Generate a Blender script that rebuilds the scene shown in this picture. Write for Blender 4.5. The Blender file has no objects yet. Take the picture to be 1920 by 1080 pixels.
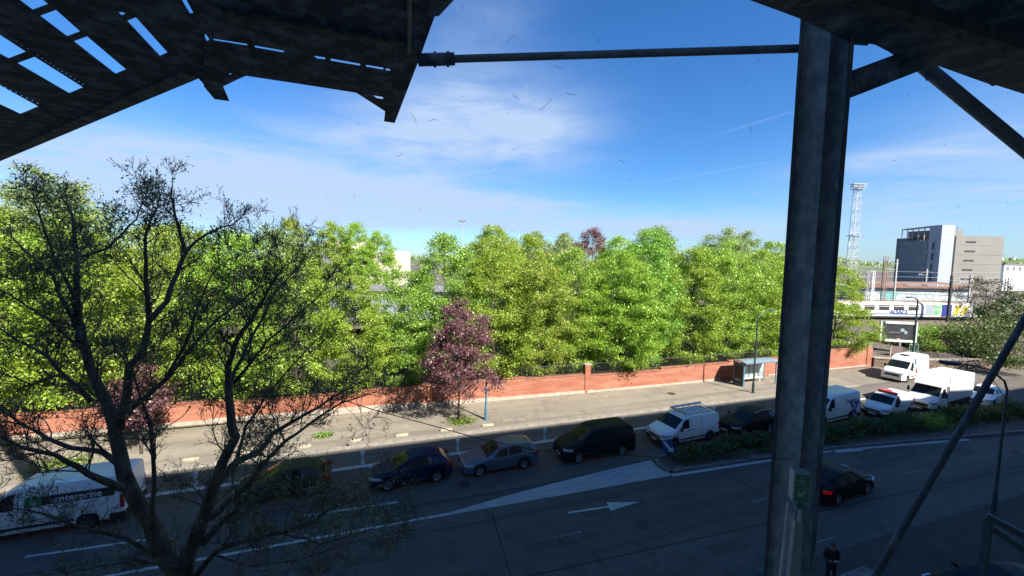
import bpy, bmesh, math, random
import numpy as np
from mathutils import Vector, Matrix

# ------------------------------------------------------------------ camera, sky, sun, exposure
scene = bpy.context.scene
COL = scene.collection
R = math.radians
F, CAMH = 750.0, 12.5
PITCH, ROLL, YAW = R(4.3), R(0.9), R(18.0)
fwd = Vector((math.sin(YAW)*math.cos(PITCH), math.cos(YAW)*math.cos(PITCH), -math.sin(PITCH)))
r0 = Vector((math.cos(YAW), -math.sin(YAW), 0)); u0 = r0.cross(fwd)
rgt = r0*math.cos(ROLL)+u0*math.sin(ROLL); upv = u0*math.cos(ROLL)-r0*math.sin(ROLL)
CP = Vector((0, 0, CAMH))
cam_d = bpy.data.cameras.new('camera'); cam = bpy.data.objects.new('camera', cam_d); COL.objects.link(cam)
m = Matrix((rgt, upv, -fwd)).transposed().to_4x4(); m.translation = CP
cam.matrix_world = m
cam_d.sensor_width = 36; cam_d.lens = 36*F/1920; cam_d.clip_start = 0.05; cam_d.clip_end = 6000
scene.camera = cam

def ray(px, py): return fwd+rgt*((px-960)/F)+upv*((540-py)/F)
def at(px, py, depth): return CP+ray(px, py)*depth            # depth along the viewing axis
def onY(px, py, Y): d = ray(px, py); return CP+d*(Y/d.y)
def onZ(px, py, z=0.0): d = ray(px, py); return CP+d*((z-CAMH)/d.z)

SUN_EL = R(40); SUN_AZ = math.atan2(.45, -.89)                 # direction towards the sun: behind, to the right
sun_dir = Vector((math.sin(SUN_AZ)*math.cos(SUN_EL), math.cos(SUN_AZ)*math.cos(SUN_EL), math.sin(SUN_EL)))
sd = bpy.data.lights.new('sun', 'SUN'); sd.energy = 5.0; sd.angle = R(0.5); sd.color = (1, .93, .82)
so = bpy.data.objects.new('sun', sd); COL.objects.link(so)
so.rotation_euler = sun_dir.to_track_quat('Z', 'Y').to_euler(); so.location = (0, -40, 60)

w = bpy.data.worlds.new('World'); scene.world = w; w.use_nodes = True
nt = w.node_tree; N = nt.nodes; Lk = nt.links
for n_ in list(N): N.remove(n_)
def nd(t, **k):
    n = N.new(t)
    for a, b in k.items(): setattr(n, a, b)
    return n
def val(n, i, v):
    if isinstance(v, bpy.types.NodeSocket): Lk.new(v, n.inputs[i])
    else: n.inputs[i].default_value = v
def mth(op, a, b=0.0, c=None):
    n = nd('ShaderNodeMath', operation=op); val(n, 0, a); val(n, 1, b)
    if c is not None: val(n, 2, c)
    return n.outputs[0]
sky = nd('ShaderNodeTexSky', sky_type='NISHITA'); sky.sun_disc = False
sky.sun_elevation = SUN_EL; sky.sun_rotation = SUN_AZ; sky.altitude = 50; sky.air_density = 1.0; sky.dust_density = .35; sky.ozone_density = 2.2
hs = nd('ShaderNodeHueSaturation'); hs.inputs['Saturation'].default_value = 1.22; hs.inputs['Value'].default_value = .95
Lk.new(sky.outputs[0], hs.inputs['Color'])
tc = nd('ShaderNodeTexCoord'); DIR = tc.outputs['Generated']
sep = nd('ShaderNodeSeparateXYZ'); Lk.new(DIR, sep.inputs[0])
zc = mth('MAXIMUM', sep.outputs[2], .04)
comb = nd('ShaderNodeCombineXYZ'); val(comb, 0, mth('DIVIDE', sep.outputs[0], zc)); val(comb, 1, mth('DIVIDE', sep.outputs[1], zc))
def noise(scale, detail, rough, vec, dist=0.0):
    n = nd('ShaderNodeTexNoise'); n.inputs['Scale'].default_value = scale; n.inputs['Detail'].default_value = detail
    n.inputs['Roughness'].default_value = rough; n.inputs['Distortion'].default_value = dist; Lk.new(vec, n.inputs['Vector']); return n.outputs[0]
n1 = noise(1.1, 8, .62, comb.outputs[0], .6)
mp = nd('ShaderNodeMapping'); mp.inputs['Scale'].default_value = (3.2, 3.2, 15); Lk.new(DIR, mp.inputs[0])
n2 = noise(1.6, 8, .6, mp.outputs[0], .5)
def blob(px, py, wx, wy, rot, amt, soft=1.0):
    d = ray(px, py).normalized(); e1 = (rgt*math.cos(R(rot))+upv*math.sin(R(rot))); e1 = (e1-d*e1.dot(d)).normalized(); e2 = d.cross(e1)
    def dot(v):
        n = nd('ShaderNodeVectorMath', operation='DOT_PRODUCT'); Lk.new(DIR, n.inputs[0]); n.inputs[1].default_value = v; return n.outputs['Value']
    a = mth('MULTIPLY', dot(e1), F/wx); b = mth('MULTIPLY', dot(e2), F/wy)
    s = mth('ADD', mth('MULTIPLY', a, a), mth('MULTIPLY', b, b))
    g = mth('EXPONENT', mth('MULTIPLY', s, -1.0))
    g = mth('MULTIPLY', g, mth('GREATER_THAN', dot(d), 0.0))
    return mth('MULTIPLY', g, amt)
def total(bs):
    s = bs[0]
    for b in bs[1:]: s = mth('ADD', s, b)
    return s
puff = total([blob(860, 235, 165, 75, 0, 1.35), blob(1010, 250, 95, 55, -10, .6), blob(640, 262, 150, 30, -8, .55), blob(900, 60, 120, 70, 60, .35),
              blob(700, 350, 330, 38, -9, .95), blob(430, 300, 150, 22, -8, .6), blob(150, 310, 190, 42, -6, .8), blob(900, 380, 210, 22, -4, .75),
              blob(450, 370, 200, 30, -4, .8), blob(650, 415, 240, 22, 0, .8), blob(1060, 425, 260, 16, 0, .75), blob(1300, 430, 160, 22, 0, .6), blob(1660, 300, 95, 14, 8, .55),
              blob(1750, 400, 260, 75, 4, .55), blob(1880, 300, 120, 90, 20, .45), blob(200, 380, 300, 40, 0, .7)])
ramp = nd('ShaderNodeMapRange'); ramp.inputs[1].default_value = .24; ramp.inputs[2].default_value = .62
val(ramp, 0, mth('ADD', mth('MULTIPLY', n1, .55), mth('MULTIPLY', n2, .45)))
cl = mth('MULTIPLY', puff, ramp.outputs[0])
trail = total([blob(1425, 228, 70, 1.3, 17, .16), blob(1330, 324, 105, 1.3, 10, .16), blob(180, 288, 32, 1.6, -9, .6)])
hz = mth('MULTIPLY', mth('EXPONENT', mth('MULTIPLY', mth('ABSOLUTE', sep.outputs[2]), -16.0)), .22)
cl = mth('MINIMUM', mth('ADD', mth('ADD', cl, trail), hz), .92)
mx = nd('ShaderNodeMix', data_type='RGBA'); val(mx, 0, cl); tn = nd('ShaderNodeMix', data_type='RGBA', blend_type='MULTIPLY'); tn.inputs[0].default_value = 1; Lk.new(hs.outputs[0], tn.inputs[6]); tn.inputs[7].default_value = (.44, .69, .93, 1); Lk.new(tn.outputs[2], mx.inputs[6]); mx.inputs[7].default_value = (2.6, 3.35, 4.6, 1)
bg = nd('ShaderNodeBackground'); Lk.new(mx.outputs[2], bg.inputs[0]); bg.inputs[1].default_value = .075
ow = nd('ShaderNodeOutputWorld'); Lk.new(bg.outputs[0], ow.inputs[0])
scene.view_settings.view_transform = 'Standard'; scene.view_settings.look = 'None'; scene.view_settings.gamma = 1
scene.view_settings.exposure = 1.5
scene.cycles.max_bounces = 7; scene.cycles.transparent_max_bounces = 8; scene.cycles.use_denoising = True

# ------------------------------------------------------------------ helpers
def mat(name, col, rough=.7, metal=0.0, var=0.0, scale=5.0, col2=None, bump=0.0, bscale=None, coat=0.0, emis=None, spec=None, detail=6, stretch=None, lo=.35, hi=.65):
    M = bpy.data.materials.new(name); M.use_nodes = True; t = M.node_tree; b = t.nodes['Principled BSDF']
    b.inputs['Base Color'].default_value = (*col, 1); b.inputs['Roughness'].default_value = rough; b.inputs['Metallic'].default_value = metal
    if coat: b.inputs['Coat Weight'].default_value = coat; b.inputs['Coat Roughness'].default_value = .06
    if spec is not None: b.inputs['Specular IOR Level'].default_value = spec
    if emis: b.inputs['Emission Color'].default_value = (*emis[:3], 1); b.inputs['Emission Strength'].default_value = emis[3]
    if var or col2 or bump:
        tcn = t.nodes.new('ShaderNodeTexCoord'); v = tcn.outputs['Object']
        if stretch:
            mp_ = t.nodes.new('ShaderNodeMapping'); mp_.inputs['Scale'].default_value = stretch; t.links.new(v, mp_.inputs[0]); v = mp_.outputs[0]
        nz = t.nodes.new('ShaderNodeTexNoise'); nz.inputs['Scale'].default_value = scale; nz.inputs['Detail'].default_value = detail; nz.inputs['Roughness'].default_value = .65
        t.links.new(v, nz.inputs['Vector'])
        if var or col2:
            mr = t.nodes.new('ShaderNodeMapRange'); mr.inputs[1].default_value = lo; mr.inputs[2].default_value = hi; t.links.new(nz.outputs[0], mr.inputs[0])
            mi = t.nodes.new('ShaderNodeMix'); mi.data_type = 'RGBA'; t.links.new(mr.outputs[0], mi.inputs[0])
            c2 = col2 or tuple(min(1, c*(1+var)) for c in col); c1 = col if col2 else tuple(c*(1-var) for c in col)
            mi.inputs[6].default_value = (*c1, 1); mi.inputs[7].default_value = (*c2, 1); t.links.new(mi.outputs[2], b.inputs['Base Color'])
        if bump:
            n3 = t.nodes.new('ShaderNodeTexNoise'); n3.inputs['Scale'].default_value = bscale or scale*6; n3.inputs['Detail'].default_value = 4; t.links.new(v, n3.inputs['Vector'])
            bp = t.nodes.new('ShaderNodeBump'); bp.inputs['Strength'].default_value = bump; bp.inputs['Distance'].default_value = .03
            t.links.new(n3.outputs[0], bp.inputs['Height']); t.links.new(bp.outputs[0], b.inputs['Normal'])
    return M
def asphalt(name, c1, c2, patch, rough=.8):
    """worn tarmac: big stains, fine grain, long tyre-polished streaks along the road"""
    M = bpy.data.materials.new(name); M.use_nodes = True; t = M.node_tree; b = t.nodes['Principled BSDF']; b.inputs['Roughness'].default_value = rough
    tcn = t.nodes.new('ShaderNodeTexCoord'); v = tcn.outputs['Object']
    def nz(sc, stretch=None, det=6):
        vv = v
        if stretch:
            mp_ = t.nodes.new('ShaderNodeMapping'); mp_.inputs['Scale'].default_value = stretch; t.links.new(v, mp_.inputs[0]); vv = mp_.outputs[0]
        n = t.nodes.new('ShaderNodeTexNoise'); n.inputs['Scale'].default_value = sc; n.inputs['Detail'].default_value = det; n.inputs['Roughness'].default_value = .68; t.links.new(vv, n.inputs['Vector']); return n.outputs[0]
    def mr(x, a, bb, lo=0, hi=1):
        n = t.nodes.new('ShaderNodeMapRange'); n.inputs[1].default_value = a; n.inputs[2].default_value = bb; n.inputs[3].default_value = lo; n.inputs[4].default_value = hi; t.links.new(x, n.inputs[0]); return n.outputs[0]
    def mix(f, a, bb):
        n = t.nodes.new('ShaderNodeMix'); n.data_type = 'RGBA'
        if isinstance(f, float): n.inputs[0].default_value = f
        else: t.links.new(f, n.inputs[0])
        for i, c in ((6, a), (7, bb)):
            if isinstance(c, tuple): n.inputs[i].default_value = (*c, 1)
            else: t.links.new(c, n.inputs[i])
        return n.outputs[2]
    c = mix(mr(nz(.35, (.25, 1.2, 1)), .38, .62), c1, c2)
    c = mix(mr(nz(.9), .54, .64, 0, .9), c, patch)
    c = mix(mr(nz(60, None, 2), .3, .7, 0, .35), c, tuple(x*.45 for x in c1))
    c = mix(mr(nz(.22, (.12, 4, 1), 3), .53, .62, 0, .6), c, tuple(x*.6 for x in c1)); c = mix(mr(nz(2.6, (.35, 1, 1), 8), .60, .72, 0, .7), c, tuple(x*1.35 for x in c2)); c = mix(mr(nz(1.7, None, 5), .64, .70, 0, .75), c, tuple(x*.4 for x in c1))
    t.links.new(c, b.inputs['Base Color'])
    bp = t.nodes.new('ShaderNodeBump'); bp.inputs['Strength'].default_value = .4; bp.inputs['Distance'].default_value = .02; t.links.new(nz(45, None, 3), bp.inputs['Height']); t.links.new(bp.outputs[0], b.inputs['Normal'])
    return M
def brickmat(name, c1, c2, mortar, sx=1.0, bw=.22, bh=.075, stain=(.16, .10, .07), ms=.012):
    M = bpy.data.materials.new(name); M.use_nodes = True; t = M.node_tree; b = t.nodes['Principled BSDF']; b.inputs['Roughness'].default_value = .9
    tcn = t.nodes.new('ShaderNodeTexCoord'); s = t.nodes.new('ShaderNodeSeparateXYZ'); t.links.new(tcn.outputs['Object'], s.inputs[0])
    ad = t.nodes.new('ShaderNodeMath'); ad.operation = 'ADD'; t.links.new(s.outputs[0], ad.inputs[0]); t.links.new(s.outputs[1], ad.inputs[1])
    cb = t.nodes.new('ShaderNodeCombineXYZ'); t.links.new(ad.outputs[0], cb.inputs[0]); t.links.new(s.outputs[2], cb.inputs[1])
    br = t.nodes.new('ShaderNodeTexBrick'); t.links.new(cb.outputs[0], br.inputs['Vector'])
    br.inputs['Color1'].default_value = (*c1, 1); br.inputs['Color2'].default_value = (*c2, 1); br.inputs['Mortar'].default_value = (*mortar, 1)
    br.inputs['Scale'].default_value = 1; br.inputs['Brick Width'].default_value = bw; br.inputs['Row Height'].default_value = bh; br.inputs['Mortar Size'].default_value = ms
    nz = t.nodes.new('ShaderNodeTexNoise'); nz.inputs['Scale'].default_value = .9; nz.inputs['Detail'].default_value = 9; nz.inputs['Roughness'].default_value = .72; mpb = t.nodes.new('ShaderNodeMapping'); mpb.inputs['Scale'].default_value = (.45, .45, 2.2); t.links.new(tcn.outputs['Object'], mpb.inputs[0]); t.links.new(mpb.outputs[0], nz.inputs['Vector'])
    mr = t.nodes.new('ShaderNodeMapRange'); mr.inputs[1].default_value = .42; mr.inputs[2].default_value = .68; mr.inputs[4].default_value = .85; t.links.new(nz.outputs[0], mr.inputs[0])
    mi = t.nodes.new('ShaderNodeMix'); mi.data_type = 'RGBA'; t.links.new(mr.outputs[0], mi.inputs[0]); t.links.new(br.outputs['Color'], mi.inputs[6]); mi.inputs[7].default_value = (*stain, 1)
    t.links.new(mi.outputs[2], b.inputs['Base Color'])
    return M
def leafmat(name, c1, c2, c3, trans=.5):
    """c1..c2 vary leaf to leaf, c3 is the odd one out; part of the sunlight passes through"""
    M = bpy.data.materials.new(name); M.use_nodes = True; t = M.node_tree
    for n in list(t.nodes): t.nodes.remove(n)
    g = t.nodes.new('ShaderNodeNewGeometry'); oi = t.nodes.new('ShaderNodeObjectInfo')
    cr = t.nodes.new('ShaderNodeValToRGB'); e = cr.color_ramp.elements
    e[0].position = 0; e[0].color = (*c1, 1); e[1].position = .8; e[1].color = (*c2, 1); x = e.new(1.0); x.color = (*c3, 1)
    t.links.new(g.outputs['Random Per Island'], cr.inputs[0])
    h = t.nodes.new('ShaderNodeHueSaturation'); t.links.new(cr.outputs[0], h.inputs['Color'])
    a = t.nodes.new('ShaderNodeMapRange'); a.inputs[3].default_value = .495; a.inputs[4].default_value = .52; t.links.new(oi.outputs['Random'], a.inputs[0]); t.links.new(a.outputs[0], h.inputs['Hue'])
    a2 = t.nodes.new('ShaderNodeMapRange'); a2.inputs[3].default_value = .9; a2.inputs[4].default_value = 1.12; t.links.new(oi.outputs['Random'], a2.inputs[0]); t.links.new(a2.outputs[0], h.inputs['Value'])
    d = t.nodes.new('ShaderNodeBsdfDiffuse'); tr = t.nodes.new('ShaderNodeBsdfTranslucent'); gl = t.nodes.new('ShaderNodeBsdfGlossy'); gl.inputs['Roughness'].default_value = .45; gl.inputs['Color'].default_value = (.7, .8, .6, 1)
    t.links.new(h.outputs[0], d.inputs[0]); t.links.new(h.outputs[0], tr.inputs[0])
    m1 = t.nodes.new('ShaderNodeMixShader'); m1.inputs[0].default_value = trans; t.links.new(d.outputs[0], m1.inputs[1]); t.links.new(tr.outputs[0], m1.inputs[2])
    m2 = t.nodes.new('ShaderNodeMixShader'); m2.inputs[0].default_value = .05; t.links.new(m1.outputs[0], m2.inputs[1]); t.links.new(gl.outputs[0], m2.inputs[2])
    o = t.nodes.new('ShaderNodeOutputMaterial'); t.links.new(m2.outputs[0], o.inputs[0])
    return M

def link(o, parent=None):
    COL.objects.link(o)
    if parent is not None: o.parent = parent
    return o
def tag(o, label=None, cat=None, group=None, kind=None):
    if label: o['label'] = label
    if cat: o['category'] = cat
    if group: o['group'] = group
    if kind: o['kind'] = kind
    return o
def thing(name, label, cat, loc=(0, 0, 0), rz=0.0, group=None):
    o = bpy.data.objects.new(name, None); o.empty_display_size = .2; link(o)
    o.location = loc; o.rotation_euler = (0, 0, rz)
    return tag(o, label, cat, group)
def copy_tree(o, parent=None):
    c = o.copy(); link(c); c.parent = parent
    for ch in [x for x in o.children]: copy_tree(ch, c)
    return c

class MB:
    def __init__(s): s.v = []; s.f = []; s.mi = []
    def add(s, vs, fs, mi=0):
        o = len(s.v); s.v += [tuple(v) for v in vs]; s.f += [tuple(i+o for i in f) for f in fs]; s.mi += [mi]*len(fs); return s
    def box(s, a, b, mi=0, M=None):
        x0, y0, z0 = a; x1, y1, z1 = b
        vs = [Vector(p) for p in ((x0, y0, z0), (x1, y0, z0), (x1, y1, z0), (x0, y1, z0), (x0, y0, z1), (x1, y0, z1), (x1, y1, z1), (x0, y1, z1))]
        if M is not None: vs = [M @ v for v in vs]
        return s.add(vs, [(0, 3, 2, 1), (4, 5, 6, 7), (0, 1, 5, 4), (1, 2, 6, 5), (2, 3, 7, 6), (3, 0, 4, 7)], mi)
    def tube(s, pts, rad, n=8, mi=0, cap=True):
        pts = [Vector(p) for p in pts]; k = len(pts)
        if not hasattr(rad, '__len__'): rad = [rad]*k
        vs = []; u = None
        for i, p in enumerate(pts):
            t = (pts[min(i+1, k-1)]-pts[max(i-1, 0)])
            if t.length < 1e-9: t = Vector((0, 0, 1))
            t.normalize()
            if u is None: u = t.orthogonal().normalized()
            else:
                u = (u-t*u.dot(t)); u = u.normalized() if u.length > 1e-6 else t.orthogonal().normalized()
            wv = t.cross(u)
            for j in range(n):
                a = 2*math.pi*j/n; vs.append(p+(u*math.cos(a)+wv*math.sin(a))*rad[i])
        fs = [(i*n+j, i*n+(j+1) % n, (i+1)*n+(j+1) % n, (i+1)*n+j) for i in range(k-1) for j in range(n)]
        if cap: fs += [tuple(range(n-1, -1, -1)), tuple((k-1)*n+j for j in range(n))]
        return s.add(vs, fs, mi)
    def grid(s, P, mi=0, flip=False):
        r, c = len(P), len(P[0]); vs = [p for row in P for p in row]
        fs = [(i*c+j, i*c+j+1, (i+1)*c+j+1, (i+1)*c+j) for i in range(r-1) for j in range(c-1)]
        if flip: fs = [f[::-1] for f in fs]
        return s.add(vs, fs, mi)
    def prism(s, poly, ext, mi=0):
        poly = [Vector(p) for p in poly]; n = len(poly); e = Vector(ext)
        fs = [tuple(range(n)), tuple(range(2*n-1, n-1, -1))]+[(i, i+n, (i+1) % n+n, (i+1) % n) for i in range(n)]
        return s.add(poly+[p+e for p in poly], fs, mi)
    def lathe(s, prof, n=24, axis='y', c=(0, 0, 0), mi=0):
        vs = []
        for (r, h) in prof:
            for j in range(n):
                a = 2*math.pi*j/n; ca, sa = r*math.cos(a), r*math.sin(a)
                vs.append((c[0]+ca, c[1]+h, c[2]+sa) if axis == 'y' else (c[0]+ca, c[1]+sa, c[2]+h))
        k = len(prof)
        return s.add(vs, [(i*n+j, i*n+(j+1) % n, (i+1)*n+(j+1) % n, (i+1)*n+j) for i in range(k-1) for j in range(n)], mi)
    def ball(s, c, r, n=10, k=7, mi=0):
        if not hasattr(r, '__len__'): r = (r, r, r)
        vs = [(c[0], c[1], c[2]-r[2])]
        for i in range(1, k):
            ph = -math.pi/2+math.pi*i/k
            for j in range(n):
                a = 2*math.pi*j/n; vs.append((c[0]+r[0]*math.cos(ph)*math.cos(a), c[1]+r[1]*math.cos(ph)*math.sin(a), c[2]+r[2]*math.sin(ph)))
        vs.append((c[0], c[1], c[2]+r[2])); fs = [(0, 1+(j+1) % n, 1+j) for j in range(n)]
        for i in range(k-2):
            for j in range(n): fs.append((1+i*n+j, 1+i*n+(j+1) % n, 1+(i+1)*n+(j+1) % n, 1+(i+1)*n+j))
        L_ = len(vs)-1; b0 = 1+(k-2)*n
        fs += [(b0+j, b0+(j+1) % n, L_) for j in range(n)]
        return s.add(vs, fs, mi)
    def build(s, name, mats, parent=None, smooth=False, fix=True):
        me = bpy.data.meshes.new(name); me.from_pydata(s.v, [], s.f)
        if not isinstance(mats, (list, tuple)): mats = [mats]
        for x in mats: me.materials.append(x)
        if len(mats) > 1: me.polygons.foreach_set('material_index', s.mi)
        if fix:
            b = bmesh.new(); b.from_mesh(me); bmesh.ops.recalc_face_normals(b, faces=b.faces); b.to_mesh(me); b.free()
        if smooth is True: me.polygons.foreach_set('use_smooth', [True]*len(me.polygons))
        elif smooth:
            me.polygons.foreach_set('use_smooth', [True]*len(me.polygons)); me.set_sharp_from_angle(angle=R(smooth))
        me.update()
        return link(bpy.data.objects.new(name, me), parent)

def text_mesh(body, size, material, parent, matrix, name='lettering', bold=.0, ext=.004, align='CENTER', shear=0.0):
    cu = bpy.data.curves.new('letters', 'FONT'); cu.body = body; cu.size = size; cu.extrude = ext; cu.offset = bold; cu.align_x = align; cu.align_y = 'CENTER'; cu.shear = shear
    cu.resolution_u = 3
    tmp = bpy.data.objects.new('letters', cu); COL.objects.link(tmp)
    dg = bpy.context.evaluated_depsgraph_get(); me = bpy.data.meshes.new_from_object(tmp.evaluated_get(dg))
    bpy.data.objects.remove(tmp); me.name = name; me.materials.clear(); me.materials.append(material); me.transform(matrix)
    return link(bpy.data.objects.new(name, me), parent)

def quads(name, V, material, parent=None):
    """V: (n,4,3) array of quads, built in one go"""
    n = len(V); me = bpy.data.meshes.new(name)
    me.vertices.add(n*4); me.vertices.foreach_set('co', np.ascontiguousarray(V, dtype=np.float32).reshape(-1))
    me.loops.add(n*4); me.loops.foreach_set('vertex_index', np.arange(n*4, dtype=np.int32))
    me.polygons.add(n); me.polygons.foreach_set('loop_start', np.arange(0, n*4, 4, dtype=np.int32)); me.polygons.foreach_set('loop_total', np.full(n, 4, dtype=np.int32))
    me.materials.append(material); me.update(calc_edges=True); me.validate()
    return link(bpy.data.objects.new(name, me), parent)
def leaf_quads(rng, C, size, up=.5, aspect=.62, jit=.35):
    n = len(C); nm = rng.normal(size=(n, 3)); nm[:, 2] += up; nm /= np.linalg.norm(nm, axis=1)[:, None]
    t = rng.normal(size=(n, 3)); t -= nm*(t*nm).sum(1)[:, None]; t /= np.linalg.norm(t, axis=1)[:, None]; b = np.cross(nm, t)
    s = size*(1+jit*rng.normal(size=n)).clip(.4, 2)[:, None]; h = s*.5
    bend = nm*h*.25
    return np.stack([C-t*h, C-b*h*aspect+t*h*.15+bend, C+t*h, C+b*h*aspect+t*h*.15+bend], 1)

# ------------------------------------------------------------------ materials
M = {}
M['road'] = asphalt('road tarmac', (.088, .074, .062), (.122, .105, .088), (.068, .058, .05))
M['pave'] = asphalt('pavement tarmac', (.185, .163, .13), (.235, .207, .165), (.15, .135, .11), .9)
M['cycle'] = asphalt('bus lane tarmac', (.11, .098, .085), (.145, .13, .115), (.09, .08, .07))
M['kerb'] = mat('granite kerb', (.20, .185, .16), .85, var=.25, scale=3)
M['paint'] = mat('worn road paint', (.46, .45, .42), .7, col2=(.24, .23, .22), scale=2.2, bump=.2, lo=.5, hi=.72)
M['faded'] = mat('faded road paint', (.22, .22, .22), .75, col2=(.09, .09, .095), scale=3, lo=.42, hi=.62)
M['paint2'] = mat('hatched road paint', (.40, .39, .36), .75, col2=(.25, .245, .23), scale=1.2, stretch=(.6, 5, 1), lo=.45, hi=.7)
M['soil'] = mat('island soil', (.10, .08, .06), .95, var=.4, scale=4, bump=.6)
M['park'] = mat('park ground', (.05, .065, .025), .95, var=.5, scale=.6, col2=(.09, .075, .05))
M['ballast'] = mat('track ballast', (.095, .08, .065), .95, var=.35, scale=1.5, bump=.5)
M['brick'] = brickmat('red brick', (.275, .078, .042), (.215, .056, .030), (.24, .11, .068), ms=.010, stain=(.32, .155, .105))
M['stonewall'] = brickmat('rubble stone', (.20, .165, .125), (.13, .105, .08), (.07, .06, .05), bw=.55, bh=.22, ms=.03)
M['plinth'] = mat('stone plinth', (.30, .265, .22), .85, var=.2, scale=2)
M['steel'] = mat('veil-lifted grimy steel', (.05, .075, .105), .75, col2=(.38, .45, .52), scale=6.0, lo=.47, hi=.84, bump=.15, bscale=30)  # navy base and pale blotches raised to carry the window veil, over real grime
M['pillar'] = mat('veil-blued weathered steel', (.19, .245, .28), .7, col2=(.50, .55, .56), scale=17, lo=.42, hi=.78, bump=.3, bscale=60, stretch=(1, 1, .55), detail=10)  # blue-grey lift of the dirty window's veil is put into this colour
M['pillar2'] = mat('rusty dark flange', (.05, .06, .072), .8, col2=(.22, .23, .23), scale=9, lo=.48, hi=.85, bump=.3, bscale=50, stretch=(1, 1, .4))
M['rod'] = mat('grey steel rod', (.13, .16, .19), .6, var=.3, scale=6)
M['canopy'] = mat('veil-lifted sooty canopy sheet', (.03, .052, .085), .85, col2=(.26, .38, .52), scale=7, lo=.46, hi=.82, detail=10)  # base lightened in place of the veil that lifts its blacks; blotches are dirt
M['bark'] = mat('dark bark', (.11, .09, .07), .95, var=.55, scale=5, bump=.8, bscale=22, stretch=(1, 1, .4))
M['bark2'] = mat('grey trunk bark', (.06, .05, .04), .95, var=.4, scale=4)
M['lime'] = leafmat('spring lime leaves', (.20, .32, .03), (.36, .48, .055), (.42, .51, .10))
M['green'] = leafmat('fresh green leaves', (.17, .30, .04), (.30, .45, .065), (.38, .50, .10))
M['yellow'] = leafmat('yellow green leaves', (.22, .33, .035), (.36, .47, .06), (.47, .47, .13))
M['pale'] = leafmat('pale grey green leaves', (.22, .29, .09), (.32, .39, .15), (.40, .44, .24))
M['plum'] = leafmat('purple plum leaves', (.13, .055, .07), (.21, .092, .11), (.26, .13, .145), .35)
M['darkleaf'] = leafmat('dull shrub leaves', (.05, .078, .022), (.105, .14, .042), (.15, .16, .06), .25)
M['brownleaf'] = leafmat('brown budding twigs', (.055, .04, .026), (.09, .07, .045), (.13, .10, .075), .2)
M['sprout'] = leafmat('sun-paled young leaves', (.17, .23, .08), (.28, .34, .12), (.50, .46, .24), .45)  # paleness put into the colour for sunlit tips the sun does not reach
M['grass'] = leafmat('grass blades', (.10, .17, .02), (.17, .26, .04), (.24, .28, .07), .3)
M['tyre'] = mat('tyre rubber', (.012, .012, .013), .85)
M['rim'] = mat('alloy rim', (.45, .46, .48), .35, .8)
M['rimdark'] = mat('dull wheel cover', (.10, .10, .105), .5, .4)
M['glass'] = mat('dark car glass', (.012, .015, .016), .06, spec=.35)
M['trim'] = mat('black plastic trim', (.018, .018, .02), .55)
M['white'] = mat('white van paint', (.78, .78, .77), .3, coat=.4, var=.04, scale=2)
M['silver'] = mat('silver blue paint', (.13, .165, .20), .35, .4, coat=.45)
M['navy'] = mat('navy paint', (.010, .022, .050), .5, .0, spec=.2)
M['black'] = mat('black car paint', (.010, .011, .013), .5, .0, spec=.2)
M['gold'] = mat('bronze gold paint', (.07, .058, .03), .55, .0, spec=.15)
M['lamp'] = mat('headlight glass', (.42, .45, .47), .1, coat=1)
M['tail'] = mat('rear light lens', (.45, .015, .012), .25, coat=.5)
M['tail_on'] = mat('lit rear light', (.5, .02, .01), .3, emis=(1, .02, .01, .03))
M['plate'] = mat('number plate', (.7, .7, .68), .5)
M['blue_steel'] = mat('blue painted post', (.055, .13, .20), .45, var=.15)
M['dark_teal'] = mat('dark teal post', (.025, .06, .065), .5, var=.2)
M['red'] = mat('signal red', (.55, .035, .04), .5)
M['bluep'] = mat('sign blue', (.02, .06, .28), .45)
M['greenp'] = mat('safety green', (.01, .16, .07), .5)
M['greenbox'] = mat('logo green', (.02, .30, .10), .5)
M['wht'] = mat('matt white', (.72, .73, .72), .6, var=.06, scale=3)
M['blk'] = mat('matt black', (.02, .02, .022), .6)
M['conc'] = mat('raw concrete', (.42, .40, .365), .85, var=.12, scale=.35)
M['beige'] = mat('beige cladding', (.185, .178, .16), .85, var=.06, scale=.15)
M['palewall'] = mat('white panel wall', (.30, .33, .37), .6, var=.04, scale=.1)
M['curtain'] = mat('haze-paled glazing', (.46, .50, .52), .55, var=.4, scale=.3, spec=.8)  # made paler to put the far haze into the glazing colour
M['mull'] = mat('grey mullion', (.26, .30, .33), .5)
M['rustroof'] = mat('rust brown roofing', (.16, .085, .06), .9, var=.35, scale=.4)
M['rust'] = mat('rusty lattice steel', (.26, .17, .12), .85, var=.3, scale=1)
M['galv'] = mat('galvanised steel', (.36, .37, .37), .6, .3, var=.15)
M['hill'] = mat('far woodland', (.055, .085, .035), .95, var=.5, scale=.05, col2=(.10, .13, .06))
M['cream'] = mat('cream render', (.66, .58, .46), .85, var=.06, scale=.1)
M['slate'] = mat('grey roofing', (.17, .17, .18), .8, var=.1, scale=.1)
M['cable'] = mat('black cable', (.01, .01, .012), .7)
M['dirt'] = mat('grey dust', (.05, .06, .08), 1); M['dirt'].node_tree.nodes['Principled BSDF'].inputs['Alpha'].default_value = .22

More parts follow.
